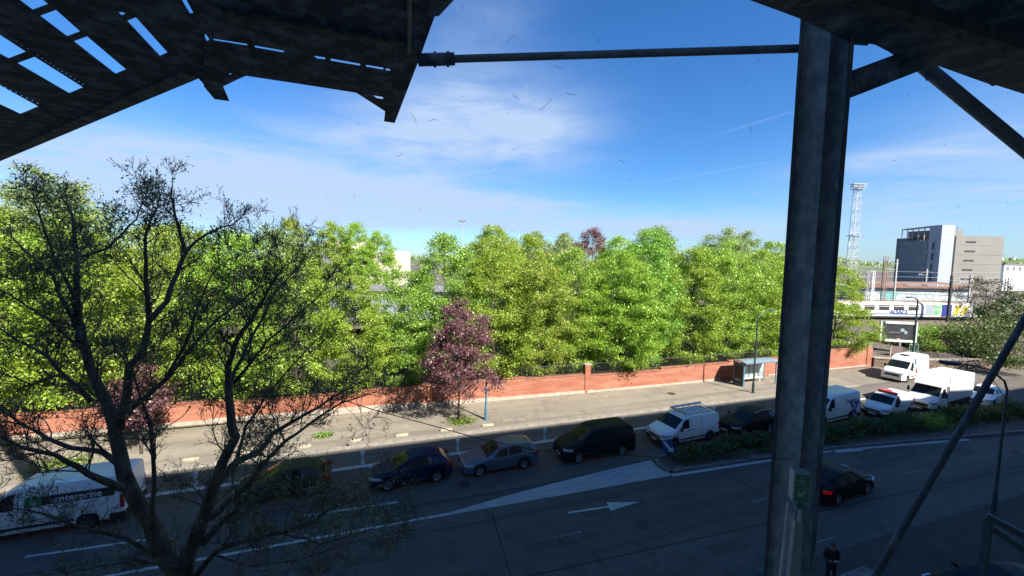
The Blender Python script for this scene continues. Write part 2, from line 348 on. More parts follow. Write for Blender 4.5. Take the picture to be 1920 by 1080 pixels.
# ------------------------------------------------------------------ the setting: ground, road, pavements, islands, markings
def sheet(name, poly, z, material, thick=None):
    b = MB()
    if thick: b.prism([(x, y, z) for x, y in poly], (0, 0, -thick))
    else: b.add([(x, y, z) for x, y in poly], [tuple(range(len(poly)))])
    o = b.build(name, material); tag(o, kind='structure')
    if not thick and o.data.polygons[0].normal.z < 0: o.data.flip_normals()
    return o
sheet('ground', [(-3000, -3000), (3000, -3000), (3000, 3000), (-3000, 3000)], -.16, M['park'])
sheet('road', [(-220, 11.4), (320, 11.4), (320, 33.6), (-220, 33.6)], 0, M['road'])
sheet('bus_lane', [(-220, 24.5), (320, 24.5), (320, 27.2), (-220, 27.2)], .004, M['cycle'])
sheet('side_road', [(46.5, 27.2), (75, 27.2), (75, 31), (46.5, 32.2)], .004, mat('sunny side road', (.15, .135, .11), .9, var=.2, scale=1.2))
wallY = lambda x: 33.75-.034*(x+24) if x < 20 else 32.25-.006*(x-20)
kerb0 = 27.0
pv = MB(); xs = np.linspace(-140, 46, 63)
for a, b_ in zip(xs[:-1], xs[1:]):
    pv.add([(a, kerb0+.24, .13), (b_, kerb0+.24, .13), (b_, wallY(b_)+.2, .13), (a, wallY(a)+.2, .13)], [(0, 1, 2, 3)])
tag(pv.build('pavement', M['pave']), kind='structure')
kb = MB(); k = -140.0
while k < 46:
    kb.box((k+.006, kerb0, -.1), (k+.994, kerb0+.24, .134)); k += 1
kb.box((46, kerb0, -.1), (46.24, wallY(46), .134))
tag(kb.build('kerb', M['kerb']), kind='structure')
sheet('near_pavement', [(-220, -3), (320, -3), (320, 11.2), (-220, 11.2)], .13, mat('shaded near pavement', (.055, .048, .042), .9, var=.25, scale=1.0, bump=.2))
kb = MB(); k = -40.0
while k < 70: kb.box((k+.006, 11.2, -.1), (k+.994, 11.42, .134)); k += 1
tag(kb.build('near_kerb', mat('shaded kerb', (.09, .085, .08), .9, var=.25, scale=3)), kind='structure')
# worn patches and joints of the pavement, laid as thin sheets
pr = random.Random(4); pb = MB()
for k in range(26):
    x = pr.uniform(-22, 44); y = pr.uniform(27.6, 31.4); a, c = pr.uniform(.6, 2.6), pr.uniform(.4, 1.1)
    pb.add([(x, y, .134+k*2e-4), (x+a, y+pr.uniform(-.05, .05), .134+k*2e-4), (x+a, y+c, .134+k*2e-4), (x, y+c, .134+k*2e-4)], [(0, 1, 2, 3)])
tag(pb.build('pavement_repairs', mat('patched tarmac', (.16, .142, .115), .9, var=.25, scale=2)), kind='structure')
pb = MB()
for k in range(22):
    x = pr.uniform(-18, 42); y = pr.choice([12.6, 13.6, 15.0, 16.4, 17.3, 19.6, 20.6, 23.6]); a, c = pr.uniform(.8, 4.5), pr.uniform(.35, 1.0); z = .0025+k*6e-5
    if 15.5 < x+a and x < 45 and 16.5 < y < 21.5: continue
    pb.add([(x, y, z), (x+a, y+pr.uniform(-.08, .08), z), (x+a+pr.uniform(-.1, .1), y+c, z), (x, y+c, z)], [(0, 1, 2, 3)])
tag(pb.build('road_repairs', mat('darker road patch', (.075, .064, .054), .85, var=.3, scale=2.5, bump=.2)), kind='structure')
# trees' island between the two directions
isl = [(16.3, 20.15), (15.95, 19.4), (16.2, 18.75), (23, 18.45), (28.5, 18.2), (40, 16.7), (52, 15.2), (90, 10.5), (120, 14), (80, 18.0), (54, 19.6), (40, 20.4), (30, 20.75), (22, 20.75)]
sheet('traffic_island', isl, .15, M['soil'], .28)
kb = MB()
for i in range(len(isl)):
    a = Vector((*isl[i], 0)); b_ = Vector((*isl[(i+1) % len(isl)], 0)); n = (b_-a).length; q = max(1, int(n)); d = (b_-a)/q; s = Vector((d.y, -d.x, 0)).normalized()*.2
    for j in range(q):
        p0 = a+d*(j+.008); p1 = a+d*(j+.992); kb.prism([p0+Vector((0, 0, -.1)), p1+Vector((0, 0, -.1)), p1+s+Vector((0, 0, -.1)), p0+s+Vector((0, 0, -.1))], (0, 0, .27))
tag(kb.build('island_kerb', mat('old island kerb', (.15, .14, .13), .9, var=.3, scale=3)), kind='structure')

def stripes(name, quads_, z=.006, m_=None):
    b = MB()
    for i, q in enumerate(quads_): b.add([(x, y, z+i*1e-5) for x, y in q], [tuple(range(len(q)))])
    o = b.build(name, m_ or M['paint'], fix=False)
    for p in o.data.polygons:
        if p.normal.z < 0: p.flip()
    return tag(o, kind='structure')
def bar(x0, x1, y0, y1=None, wd=.15): y1 = y0 if y1 is None else y1; return [(x0, y0-wd/2), (x1, y1-wd/2), (x1, y1+wd/2), (x0, y0+wd/2)]
stripes('solid_line_marking', [bar(-60, 3.0, 18.55, 18.62, .16)])
stripes('hatched_wedge_marking', [[(3.0, 18.54), (9, 18.46), (15.95, 18.42), (16.05, 18.7), (15.8, 19.4), (15.95, 20.25), (13, 20.05), (9, 19.62), (6, 19.22), (3.0, 18.70)]], .007, M['paint2'])
stripes('island_edge_marking', [[(15.95, 18.30), (23, 18.02), (28.4, 17.8), (28.4, 18.05), (23, 18.28), (16.0, 18.56)], [(28.5, 17.62), (30.6, 17.35), (30.7, 17.98), (28.6, 18.1)], [(30.7, 17.5), (40, 16.2), (40, 16.45), (30.7, 17.8)]], .008)
stripes('lane_dash_marking', [bar(-3.9, .63, 20.45, 20.3, .14), bar(-14, -9.5, 20.8, 20.6, .14), bar(-24, -19.5, 21.1, 20.95, .14)])
stripes('faded_dash_marking', [bar(7.2+11.1*i, 8.6+11.1*i, 15.6-.045*11.1*i, None, .08) for i in range(-3, 4)]+[bar(x, x+1.6, 12.3-.02*x, None, .08) for x in (17.9,)], .006, M['faded'])
stripes('tar_seam', [bar(-30, 16, 19.55, 19.75, .05), bar(-3, 40, 14.1, 13.0, .05), bar(-30, 46, 25.9, 25.8, .045), bar(2, 12, 17.6, 17.5, .04)]+[[(x, 11.5), (x+.05, 11.5), (x+.55, 18.2), (x+.5, 18.2)] for x in (-9, 4.5, 19)], .005, M['tyre'])
stripes('arrow_marking', [[(8.6, 16.96), (11.0, 16.80), (11.0, 16.94), (8.6, 17.08)], [(10.75, 16.55), (12.55, 16.78), (10.9, 17.22)]], .007)
stripes('bus_lane_line_marking', [bar(-60, 22, 24.5, None, .34), bar(24, 46, 24.3, None, .3)], .009)
stripes('pavement_edge_marking', [[(17.2, 10.2), (18.6, 10.25), (18.9, 9.8), (17.3, 9.75)]], .138, M['faded'])

for (x, y, lab) in ((11.6, 15.2, 'round iron manhole cover on the road below the white arrow'), (4.2, 20.9, 'round iron manhole cover on the road below the silver estate car'), (25.5, 30.0, 'round iron manhole cover on the sunny pavement left of the bus shelter')):
    b = MB(); z0 = .14 if y > 27 else .006; b.lathe([(0, 0), (.31, 0), (.31, .004), (.36, .004), (.36, 0)], 24, 'z')
    for k in range(-3, 4): b.box((-.22, k*.075-.012, .001), (.22, k*.075+.012, .006))
    o = b.build('manhole_cover', mat('worn iron', (.05, .047, .045), .55, .3, var=.3, scale=8)); o.location = (x, y, z0); tag(o, lab, 'manhole cover')

# ------------------------------------------------------------------ the office block whose shadow covers the road (behind the viewer)
bk = thing('office_block', 'tall grey office block behind the dark canopy, standing along the near pavement', 'building', (0, -2.0, 0))
b = MB(); b.box((-90, -16, -.1), (51.5, 0, 27.0)); b.build('wall', M['conc'], bk)
b = MB(); b.box((51.5, -16, -.1), (130, 0, 22.6)); b.build('wing', M['conc'], bk)

# ------------------------------------------------------------------ brick park wall with piers and railing, stone wall
bw = thing('brick_wall', 'long low red brick wall with piers along the sunny far pavement', 'wall', (0, 33, 0))
b = MB(); pl = MB(); cp_ = MB(); xs = np.linspace(-90, 56.2, 60)
def wtop(x): return 1.72+.12*math.sin(x*.21)*(1 if x < 25 else .2)+.012*(x if x > 25 else 25)-.3+(.28 if x > 47 else 0)
steps = [-90, -62, -45, -33, -21, -11, -2.5, 5.5, 12, 18, 26, 34.5, 47, 56.2]
for a, c in zip(steps[:-1], steps[1:]):
    z = wtop((a+c)/2)+.1; ya, yc = wallY(a)-33, wallY(c)-33
    b.prism([(a, ya, 0), (c, yc, 0), (c, yc+.38, 0), (a, ya+.38, 0)], (0, 0, z))
    cp_.prism([(a, ya-.05, z+.002), (c, yc-.05, z+.002), (c, yc+.43, z+.002), (a, ya+.43, z+.002)], (0, 0, .075))
for i, (a, c, h) in enumerate([(-90, -33, .3), (-33, -12, .42), (-12, 3, .5), (3, 9.4, .35), (9.4, 18.6, .3), (18.6, 33.4, .22), (40, 56.0, .16)]):
    ya, yc = wallY(a)-33, wallY(c)-33
    pl.prism([(a, ya-.06, .1), (c-.01, yc-.06, .1), (c-.01, yc+.02, .1), (a, ya+.02, .1)], (0, 0, h))
b.box((56.21, -1.0, 0), (56.6, 12, 2.3))
b.build('brickwork', M['brick'], bw); cp_.build('coping', mat('brick coping', (.24, .10, .06), .9, var=.25, scale=2), bw); pl.build('plinth', M['plinth'], bw)
for x in (18.0, 55.9):
    y = wallY(x)-33; z = 2.75 if abs(x-18) < .1 else 2.5
    p = MB(); p.box((x-.27, y-.06, .02), (x+.27, y+.44, z)); q = p.build('pier', M['brick'], bw)
    c_ = MB(); c_.box((x-.33, y-.12, z+.002), (x+.33, y+.5, z+.1)); c_.build('pier_cap', M['plinth'], q)
rl = thing('iron_railing', 'dark iron railing standing on top of the brick wall', 'railing', (0, 33, 0)); b = MB(); x = -34.0
while x < 55.5:
    y = wallY(x)-33+.19; b.box((x-.011, y-.011, 1.4), (x+.011, y+.011, 2.95)); x += .14
for z in (1.98, 2.8):
    for a, c in zip(steps[3:-1], steps[4:]): b.tube([(a, wallY(a)-33+.19, z), (c, wallY(c)-33+.19, z)], .02, 5)
b.build('bars', M['blk'], rl)
sw = thing('stone_wall', 'rough rubble stone retaining wall below the railway bushes', 'wall', (56.6, 31.8, 0)); b = MB(); cp_ = MB()
spts = [(0, 0), (2.6, -1.6), (13.5, -4.6), (30, -8.2), (60, -13), (140, -20)]
for (a, c) in zip(spts[:-1], spts[1:]):
    A, Cc = Vector((*a, 0)), Vector((*c, 0)); n = Vector((Cc.y-A.y, -(Cc.x-A.x), 0)).normalized()*-.6
    b.prism([A, Cc, Cc+n, A+n], (0, 0, 1.05)); nn = n*.1
    cp_.prism([A-nn+Vector((0, 0, 1.052)), Cc-nn+Vector((0, 0, 1.052)), Cc+n+Vector((0, 0, 1.052)), A+n+Vector((0, 0, 1.052))], (0, 0, .12))
b.build('masonry', M['stonewall'], sw); cp_.build('coping', M['plinth'], sw)
sheet('park_lawn', [(-220, 34.1), (56.2, 32.7), (56.2, 62), (-220, 62)], .25, M['park'])
low_edge = [(56.7, 33), (57, 32.6), (59.4, 31), (70.3, 28), (86.8, 24.3), (117, 19.4), (197, 12.4), (900, -120)]; high_edge = [(x+7.5 if x < 300 else x, y+11, 1.8) for x, y in low_edge]; low_edge = [(x, y, .95) for x, y in low_edge]
b = MB(); b.add(low_edge+high_edge, [(i, i+1, i+9, i+8) for i in range(7)]); b.add([(56.6, 33, .95), (64.2, 44, 1.8), (60, 62.1, 1.8), (56.3, 62.1, 1.8)], [(0, 1, 2, 3)]); o = b.build('bank_slope', M['soil']); tag(o, kind='structure')
for p in o.data.polygons:
    if p.normal.z < 0: p.flip()
sheet('railway_bank', [(x, y) for x, y, z in high_edge]+[(2500, 600), (1500, 2000), (-1500, 2000), (-600, 62.1), (60, 62.1)], 1.8, M['ballast'])

# ------------------------------------------------------------------ vehicles
def smooth_curve(pts, x):
    px_ = [p[0] for p in pts]; pz = [p[1] for p in pts]
    g = np.linspace(px_[0], px_[-1], 400); v = np.interp(g, px_, pz); k = np.ones(9)/9; vp = np.concatenate([np.full(4, v[0]), v, np.full(4, v[-1])]); v2 = np.convolve(vp, k, 'valid')
    return float(np.interp(x, g, v2))
class Shape:
    def __init__(s, sp): s.sp = sp; s.L = sp['L']
    def c(s, k, x): return smooth_curve(s.sp[k], x)
    def section(s, x, arch=True):
        sp = s.sp; zt = s.c('top', x); w_ = s.c('w', x); wt = min(s.c('wt', x), w_*.985); zbelt = min(s.c('belt', x), zt-.05); zb = sp.get('zb', .2)
        if x < .35: zb = zb+.05*(1-x/.35)
        if arch:
            for ws in sp['wheels']:
                R_ = sp['wr']*1.17
                if abs(x-ws) < R_: zb = max(zb, sp['wr']+math.sqrt(R_*R_-(x-ws)**2))
        hb = zbelt-zb; rc = min(sp.get('rc', .09), (zt-zbelt)*.55); z5 = zt-rc
        return [(0, zb), (w_*.86, zb), (w_*.965, zb+.07*hb), (w_*.995, zb+.3*hb), (w_, zb+.62*hb), (w_*.992, zb+.88*hb), (w_*.975, zbelt), (wt, z5), (wt-.3*rc, zt-.35*rc), (wt*.80, zt-.10*rc), (wt*.45, zt-.02*rc), (0, zt)]
    def X(s, x): return s.L/2-x
    def side(s, x, z):
        q = s.section(x, False)[1:]
        return float(np.interp(z, [p[1] for p in q[:8]], [p[0] for p in q[:8]]))
    def zlim(s, x): q = s.section(x, False); return q[6][1], q[7][1]
    def top(s, x, y):
        q = s.section(x, False)[7:][::-1]
        return float(np.interp(abs(y), [p[0] for p in q], [p[1] for p in q]))
def body_mesh(S, paint, parent, x_end=None, name='body'):
    L = S.L if x_end is None else x_end; xs = set(np.round(np.linspace(0, L, 58), 3))
    for ws in S.sp['wheels']:
        R_ = S.sp['wr']*1.17
        for k in range(13): xs.add(round(ws+R_*math.cos(math.pi*k/12), 3))
    xs |= {.02, .05, .1, round(L-.02, 3), round(L-.06, 3)}
    xs = sorted(x for x in xs if 0 <= x <= L); b = MB(); n = None; rows = []
    for x in xs:
        h = S.section(x); full = [(S.X(x), y, z) for y, z in h]+[(S.X(x), -y, z) for y, z in h[-2:0:-1]]; rows.append(full); n = len(full)
    for r in rows: b.v += r
    for i in range(len(rows)-1):
        for j in range(n):
            j2 = (j+1) % n; b.f.append((i*n+j, i*n+j2, (i+1)*n+j2, (i+1)*n+j)); k = min(j, n-1-j); b.mi.append(1 if k < 2 else 0)
    b.f += [tuple(range(n)), tuple((len(rows)-1)*n+j for j in range(n))]; b.mi += [0, 0]
    return b.build(name, [paint, M['trim']], parent, smooth=38)
def side_patch(S, x0b, x1b, x0t, x1t, f0=.06, f1=.96, sgn=1, off=.006, zabs=None, n=6):
    P = []
    for i in range(5):
        v = i/4; row = []
        for j in range(n+1):
            u = j/n; xb, xt = x0b+(x1b-x0b)*u, x0t+(x1t-x0t)*u; x = xb+(xt-xb)*v
            if zabs: z = zabs[0]+(zabs[1]-zabs[0])*v
            else:
                a, c = S.zlim(x); z = a+(c-a)*(f0+(f1-f0)*v)
            row.append((S.X(x), sgn*(S.side(x, z)+off), z))
        P.append(row)
    return P
def shell(P, t, sgn_axis):
    """a patch given a little thickness inwards"""
    b = MB(); b.grid(P); r, c = len(P), len(P[0]); d = Vector(sgn_axis)*t
    b.grid([[tuple(Vector(p)+d) for p in row] for row in P], flip=True); n = r*c
    ring = [j for j in range(c)]+[i*c+c-1 for i in range(1, r)]+[(r-1)*c+j for j in range(c-2, -1, -1)]+[i*c for i in range(r-2, 0, -1)]
    b.f += [(ring[i], ring[(i+1) % len(ring)], ring[(i+1) % len(ring)]+n, ring[i]+n) for i in range(len(ring))]; b.mi += [0]*len(ring)
    return b
def top_patch(S, xa, xb, ins=.05, off=.012, n=8):
    P = []
    for i in range(9):
        x = xa+(xb-xa)*i/8; wt = S.section(x, False)[7][0]-ins; row = []
        dz = (S.c('top', x+.05)-S.c('top', x-.05))/.1; nx, nz = dz, 1.0; l = math.hypot(nx, nz); nx, nz = nx/l, nz/l
        for j in range(n+1):
            y = -wt+2*wt*j/n; row.append((S.X(x)+nx*off, y, S.top(x, y)+nz*off))
        P.append(row)
    return P
def strip(S, x_a, x_b, z0, z1, sgn, front=True, proud=.012, dep=.06, flat=0.0):
    """a band that wraps round a corner of the nose or tail; flat = how far it runs on across the end"""
    end = 0 if front else S.L; path = []
    for i in range(7):
        x = x_a+(x_b-x_a)*i/6; path.append((S.X(x if front else S.L-x), S.c('w', x if front else S.L-x)))
    w0 = S.c('w', 0 if front else S.L); sx = 1 if front else -1
    path[-1] = (path[-1][0], path[-1][1]) if x_b > 0 else (S.X(end), w0)
    if flat: path.append((S.X(end), w0-flat))
    b = MB(); vs = []
    for i, (x, y) in enumerate(path):
        t = Vector((path[min(i+1, len(path)-1)][0]-path[max(i-1, 0)][0], path[min(i+1, len(path)-1)][1]-path[max(i-1, 0)][1])).normalized(); nn = Vector((t.y, -t.x))
        if nn.x*sx < 0 and abs(nn.x) > .02 or (abs(nn.x) <= .02 and nn.y < 0): nn = -nn
        if nn.y < -.02: nn = -nn
        o = (x+nn.x*proud, y+nn.y*proud); k_ = (x-nn.x*dep, y-nn.y*dep)
        vs += [(o[0], sgn*o[1], z0), (o[0], sgn*o[1], z1), (k_[0], sgn*k_[1], z1), (k_[0], sgn*k_[1], z0)]
    n = len(path); fs = [(i*4+j, i*4+(j+1) % 4, (i+1)*4+(j+1) % 4, (i+1)*4+j) for i in range(n-1) for j in range(4)]+[(0, 1, 2, 3), tuple((n-1)*4+j for j in range(4))]
    b.add(vs, fs); return b
wheel_cache = {}
def wheel(parent, x, y, r, sgn, style):
    key = (round(r, 2), style, sgn)
    if key not in wheel_cache:
        b = MB(); hw = .1
        b.lathe([(r*.66, -hw*.9), (r*.9, -hw), (r*.985, -hw*.75), (r, -hw*.4), (r, hw*.4), (r*.985, hw*.75), (r*.9, hw), (r*.66, hw*.9), (r*.62, 0), (r*.66, -hw*.9)], 26)
        t = b.build('wheel', M['tyre'], None, smooth=50); g = MB(); o = sgn*hw*.55
        g.lathe([(.0, o), (r*.16, o), (r*.2, o-sgn*.02), (r*.2, o-sgn*.05)], 20)
        if style == 'alloy':
            for k in range(10):
                A = Matrix.Rotation(2*math.pi*k/10+(.12 if k % 2 else -.12), 4, 'Y'); g.box((r*.1, o-.012, -.022), (r*.64, o+.012, .022), M=A)
        else:
            for k in range(5):
                A = Matrix.Rotation(2*math.pi*k/5, 4, 'Y'); g.box((r*.1, o-.012, -.06), (r*.62, o+.012, .06), M=A)
        g.lathe([(r*.58, o), (r*.66, o+sgn*.02), (r*.69, o), (r*.62, o-sgn*.12)], 26); d = MB(); 
        g.lathe([(0, -sgn*.02), (r*.62, -sgn*.02)], 20)
        q = g.build('rim', M['rim'] if style in ('alloy', 'alloy5') else M['rimdark'], t, smooth=40)
        wheel_cache[key] = (t, q); t.parent = parent; t.location = (x, y, r); return
    t, q = wheel_cache[key]; c = t.copy(); link(c, parent); c.location = (x, y, r); c2 = q.copy(); link(c2, c)
def vehicle(name, label, cat, sp, paint, loc, rz, group=None, lit_tail=False, style='alloy'):
    root = thing(name, label, cat, loc, rz, group); S = Shape(sp); L = sp['L']
    body_mesh(S, paint, root)
    a, c = sp['wind']; shell(top_patch(S, c, a, sp.get('wins', .04)), -.02, (-.3, 0, 1)).build('windscreen', M['glass'], root, smooth=30)
    if sp.get('rear'):
        a, c = sp['rear']; shell(top_patch(S, a, c, .06), -.02, (.3, 0, 1)).build('rear_window', M['glass'], root, smooth=30)
    for sg in (1, -1):
        for q in sp['side_windows']: shell(side_patch(S, *q, sgn=sg, f0=.07, f1=.93), .012, (0, -sg, 0)).build('side_window', M['glass'], root, smooth=30)
        hz0, hz1, hs = sp['head']; strip(S, hs, 0, hz0, hz1, sg, True, flat=sp.get('hflat', .1)).build('headlight', M['lamp'], root, smooth=30)
        tz0, tz1, ts = sp['tail']; strip(S, ts, 0, tz0, tz1, sg, False, flat=.06).build('tail_light', M['tail_on'] if lit_tail else M['tail'], root, smooth=30)
        xm = sp['mirror']; zm = S.zlim(xm)[0]+.1; ym = S.side(xm, zm-.05); mh = sp.get('mh', .085)
        b = MB(); b.ball((S.X(xm)+.02, sg*(ym+.14), zm), (.07, .12, mh)); b.tube([(S.X(xm), sg*(ym-.03), zm-.06), (S.X(xm), sg*(ym+.08), zm-.02)], .025, 6)
        b.build('wing_mirror', M['trim'] if sp.get('van') else paint, root, smooth=True)
        for xh in sp.get('handles', []):
            z = S.zlim(xh)[0]-.09; y = S.side(xh, z); b = MB(); b.box((S.X(xh)-.1, sg*y-.01, z-.018), (S.X(xh)+.1, sg*y+sg*.03, z+.018)); b.build('door_handle', M['trim'] if sp.get('van') else paint, root)
        for xs_ in sp.get('seams', []):
            shell(side_patch(S, xs_, xs_+.03, xs_, xs_+.03, sgn=sg, off=.003, zabs=(sp.get('zb', .2)+.12, S.zlim(xs_)[1]-.02), n=1), .01, (0, -sg, 0)).build('door_seam', M['trim'], root)
        if sp.get('rub'):
            z0, z1 = sp['rub']; shell(side_patch(S, sp['wheels'][0]+.45, sp['wheels'][1]-.45, sp['wheels'][0]+.45, sp['wheels'][1]-.45, sgn=sg, off=.014, zabs=(z0, z1), n=8), .02, (0, -sg, 0)).build('rubbing_strip', M['trim'], root)
    gz0, gz1, gw = sp['grille']; b = MB(); b.box((L/2-.05, -gw, gz0), (L/2+.012, gw, gz1))
    for k in range(1, 4):
        z = gz0+(gz1-gz0)*k/4; b.box((L/2+.0, -gw*.95, z-.012), (L/2+.022, gw*.95, z+.006))
    b.build('grille', M['trim'], root)
    bz0, bz1, bm = sp['bumper']
    for fr in (True, False):
        b = MB(); e = L/2 if fr else -L/2; sx = 1 if fr else -1; w0 = S.c('w', 0 if fr else L)
        for sg in (1, -1):
            q = strip(S, .5, 0, bz0, bz1, sg, fr, proud=.03, flat=w0-.001); b.add(q.v, q.f)
        b.build('bumper', paint if bm == 'paint' else M['trim'], root, smooth=30)
        b = MB(); b.box((e+sx*.02, -.26, bz0+.1 if fr else bz1+.12), (e+sx*.045, .26, bz0+.21 if fr else bz1+.23)); b.build('number_plate', M['plate'], root)
    for xw in sp['wheels']:
        for sg in (1, -1): wheel(root, S.X(xw), sg*(S.c('w', xw)-.115), sp['wr'], sg, style)
    if sp.get('rails'):
        for sg in (1, -1):
            x0, x1 = sp['rails']; b = MB(); pts = [(S.X(x0+(x1-x0)*i/8), sg*(S.section(x0+(x1-x0)*i/8, False)[7][0]-.03), S.top(x0+(x1-x0)*i/8, S.section(x0+(x1-x0)*i/8, False)[7][0]-.03)+(.01 if i in (0, 8) else .05)) for i in range(9)]
            b.tube(pts, .02, 6); b.build('roof_rail', M['rim'], root, smooth=True)
    if sp.get('fin'):
        x = sp['fin']; z = S.c('top', x); b = MB(); b.prism([(S.X(x)+.09, -.02, z-.01), (S.X(x)-.09, -.02, z-.01), (S.X(x)-.08, -.02, z+.08)], (0, .04, 0)); b.build('aerial_fin', paint, root)
    return root, S

ESTATE = dict(L=4.6, top=[(0, .60), (.06, .72), (.5, .84), (1.15, .96), (1.3, 1.0), (2.05, 1.38), (2.5, 1.46), (3.2, 1.47), (4.0, 1.42), (4.25, 1.35), (4.5, 1.0), (4.6, .85)],
    belt=[(0, .55), (.3, .68), (1.2, .88), (2.2, .93), (4, 1.0), (4.4, .97), (4.6, .8)], w=[(0, .58), (.06, .70), (.2, .80), (.6, .88), (1, .9), (3.8, .9), (4.3, .86), (4.5, .78), (4.6, .68)],
    wt=[(0, .5), (.4, .70), (1.2, .76), (2.05, .62), (3.5, .60), (4.25, .58), (4.6, .6)], wheels=(.9, 3.58), wr=.325, wind=(1.32, 2.12), rear=(4.2, 4.48),
    side_windows=[(1.62, 2.58, 2.14, 2.6), (2.68, 3.5, 2.7, 3.44), (3.6, 4.22, 3.54, 3.96)], head=(.60, .72, .55), tail=(.78, .95, .4), mirror=1.62, handles=(2.4, 3.3), grille=(.42, .56, .5), bumper=(.24, .46, 'paint'), rails=(2.3, 4.1), seams=(1.45, 2.63, 3.55), fin=3.9)
HATCH = dict(L=4.4, top=[(0, .62), (.06, .74), (.5, .87), (1.1, 1.0), (1.25, 1.05), (1.95, 1.42), (2.4, 1.52), (3.0, 1.53), (3.6, 1.45), (3.85, 1.36), (4.2, 1.02), (4.4, .9)],
    belt=[(0, .57), (.3, .70), (1.2, .93), (2.2, .98), (3.6, 1.08), (4.1, 1.03), (4.4, .85)], w=[(0, .58), (.06, .72), (.2, .82), (.6, .89), (1, .91), (3.5, .91), (4.1, .86), (4.3, .78), (4.4, .68)],
    wt=[(0, .5), (.4, .70), (1.1, .76), (1.95, .62), (3.0, .60), (3.85, .55), (4.4, .58)], wheels=(.88, 3.5), wr=.345, wind=(1.27, 2.02), rear=(3.82, 4.17),
    side_windows=[(1.55, 2.45, 2.04, 2.48), (2.56, 3.3, 2.58, 3.22), (3.4, 3.85, 3.32, 3.5)], head=(.64, .75, .6), tail=(.82, 1.02, .35), mirror=1.55, handles=(2.3, 3.1), grille=(.42, .60, .48), bumper=(.26, .48, 'paint'), seams=(1.4, 2.5), fin=3.5)
SUV = dict(L=4.6, top=[(0, .74), (.06, .88), (.5, 1.0), (1.15, 1.10), (1.3, 1.14), (2.0, 1.52), (2.4, 1.63), (3.3, 1.66), (4.0, 1.60), (4.25, 1.5), (4.5, 1.15), (4.6, .95)],
    belt=[(0, .66), (.3, .8), (1.2, 1.03), (2.2, 1.08), (4, 1.15), (4.4, 1.1), (4.6, .9)], w=[(0, .64), (.06, .76), (.2, .84), (.6, .91), (1, .93), (3.9, .93), (4.35, .88), (4.5, .82), (4.6, .74)],
    wt=[(0, .55), (.4, .74), (1.2, .79), (2.0, .68), (3.5, .65), (4.25, .62), (4.6, .62)], zb=.27, wheels=(.92, 3.62), wr=.37, wind=(1.32, 2.08), rear=(4.2, 4.48),
    side_windows=[(1.62, 2.58, 2.1, 2.6), (2.68, 3.5, 2.7, 3.46), (3.6, 4.2, 3.56, 4.0)], head=(.76, .85, .55), tail=(.9, 1.08, .4), mirror=1.62, handles=(2.4, 3.3), grille=(.52, .72, .5), bumper=(.30, .56, 'paint'), rails=(2.2, 4.1), seams=(1.45, 2.63), fin=4.0)
MPV = dict(L=5.1, top=[(0, .84), (.06, .98), (.4, 1.08), (1.0, 1.20), (1.2, 1.27), (1.95, 1.78), (2.3, 1.88), (3, 1.91), (4.75, 1.88), (4.95, 1.80), (5.1, 1.3)],
    belt=[(0, .78), (.3, .92), (1.0, 1.09), (2, 1.14), (4.8, 1.2), (5.1, 1.15)], w=[(0, .70), (.06, .82), (.2, .89), (.6, .95), (1, .965), (4.7, .965), (4.95, .93), (5.1, .86)],
    wt=[(0, .6), (.4, .78), (1.1, .85), (1.95, .78), (3, .76), (4.95, .74), (5.1, .76)], zb=.24, rc=.1, wheels=(.92, 4.1), wr=.345, wind=(1.22, 2.0), rear=None,
    side_windows=[(1.6, 2.45, 2.05, 2.46), (2.56, 3.68, 2.58, 3.66), (3.78, 4.82, 3.76, 4.74)], head=(.83, .94, .5), tail=(.9, 1.35, .14), mirror=1.6, handles=(2.3, 2.75), grille=(.55, .76, .55), bumper=(.27, .55, 'paint'), seams=(1.4, 2.5, 3.73), mh=.12)
VAN = dict(L=4.95, top=[(0, .80), (.05, .95), (.3, 1.06), (.8, 1.17), (.95, 1.22), (1.65, 1.76), (1.95, 1.88), (2.5, 1.92), (4.75, 1.90), (4.9, 1.86), (4.95, 1.78)],
    belt=[(0, .74), (.3, .92), (.8, 1.06), (1.6, 1.14), (4.95, 1.14)], w=[(0, .72), (.06, .83), (.2, .90), (.55, .95), (1, .965), (4.7, .965), (4.9, .95), (4.95, .92)],
    wt=[(0, .6), (.35, .78), (.85, .86), (1.65, .80), (2.4, .80), (4.95, .80)], zb=.24, rc=.1, wheels=(.9, 4.05), wr=.33, wind=(.98, 1.7), rear=None,
    side_windows=[(1.28, 2.15, 1.72, 2.17)], head=(.78, .92, .45), tail=(.75, 1.3, .12), mirror=1.35, handles=(2.05, 2.5), grille=(.60, .74, .55), bumper=(.26, .56, 'trim'), seams=(1.15, 2.28, 3.3), mh=.14, van=True, rub=(.44, .54))
BIGVAN = dict(L=5.9, top=[(0, .95), (.05, 1.10), (.3, 1.20), (.85, 1.32), (1.0, 1.38), (1.75, 2.02), (2.1, 2.22), (2.7, 2.30), (5.6, 2.29), (5.82, 2.26), (5.9, 2.2)],
    belt=[(0, .9), (.3, 1.08), (.85, 1.22), (1.6, 1.32), (5.9, 1.32)], w=[(0, .78), (.06, .88), (.2, .95), (.55, 1.0), (1, 1.015), (5.7, 1.015), (5.85, 1.0), (5.9, .98)],
    wt=[(0, .65), (.35, .82), (.95, .92), (1.75, .88), (2.6, .88), (5.9, .88)], zb=.26, rc=.12, wheels=(.95, 4.6), wr=.345, wind=(1.02, 1.82), rear=None,
    side_windows=[(1.32, 2.2, 1.82, 2.22)], head=(.88, 1.08, .42), tail=(.8, 1.4, .12), mirror=1.4, handles=(2.1, 2.55), grille=(.62, .84, .6), bumper=(.28, .6, 'trim'), seams=(1.2, 2.32, 3.6), mh=.18, van=True, rub=(.5, .62))
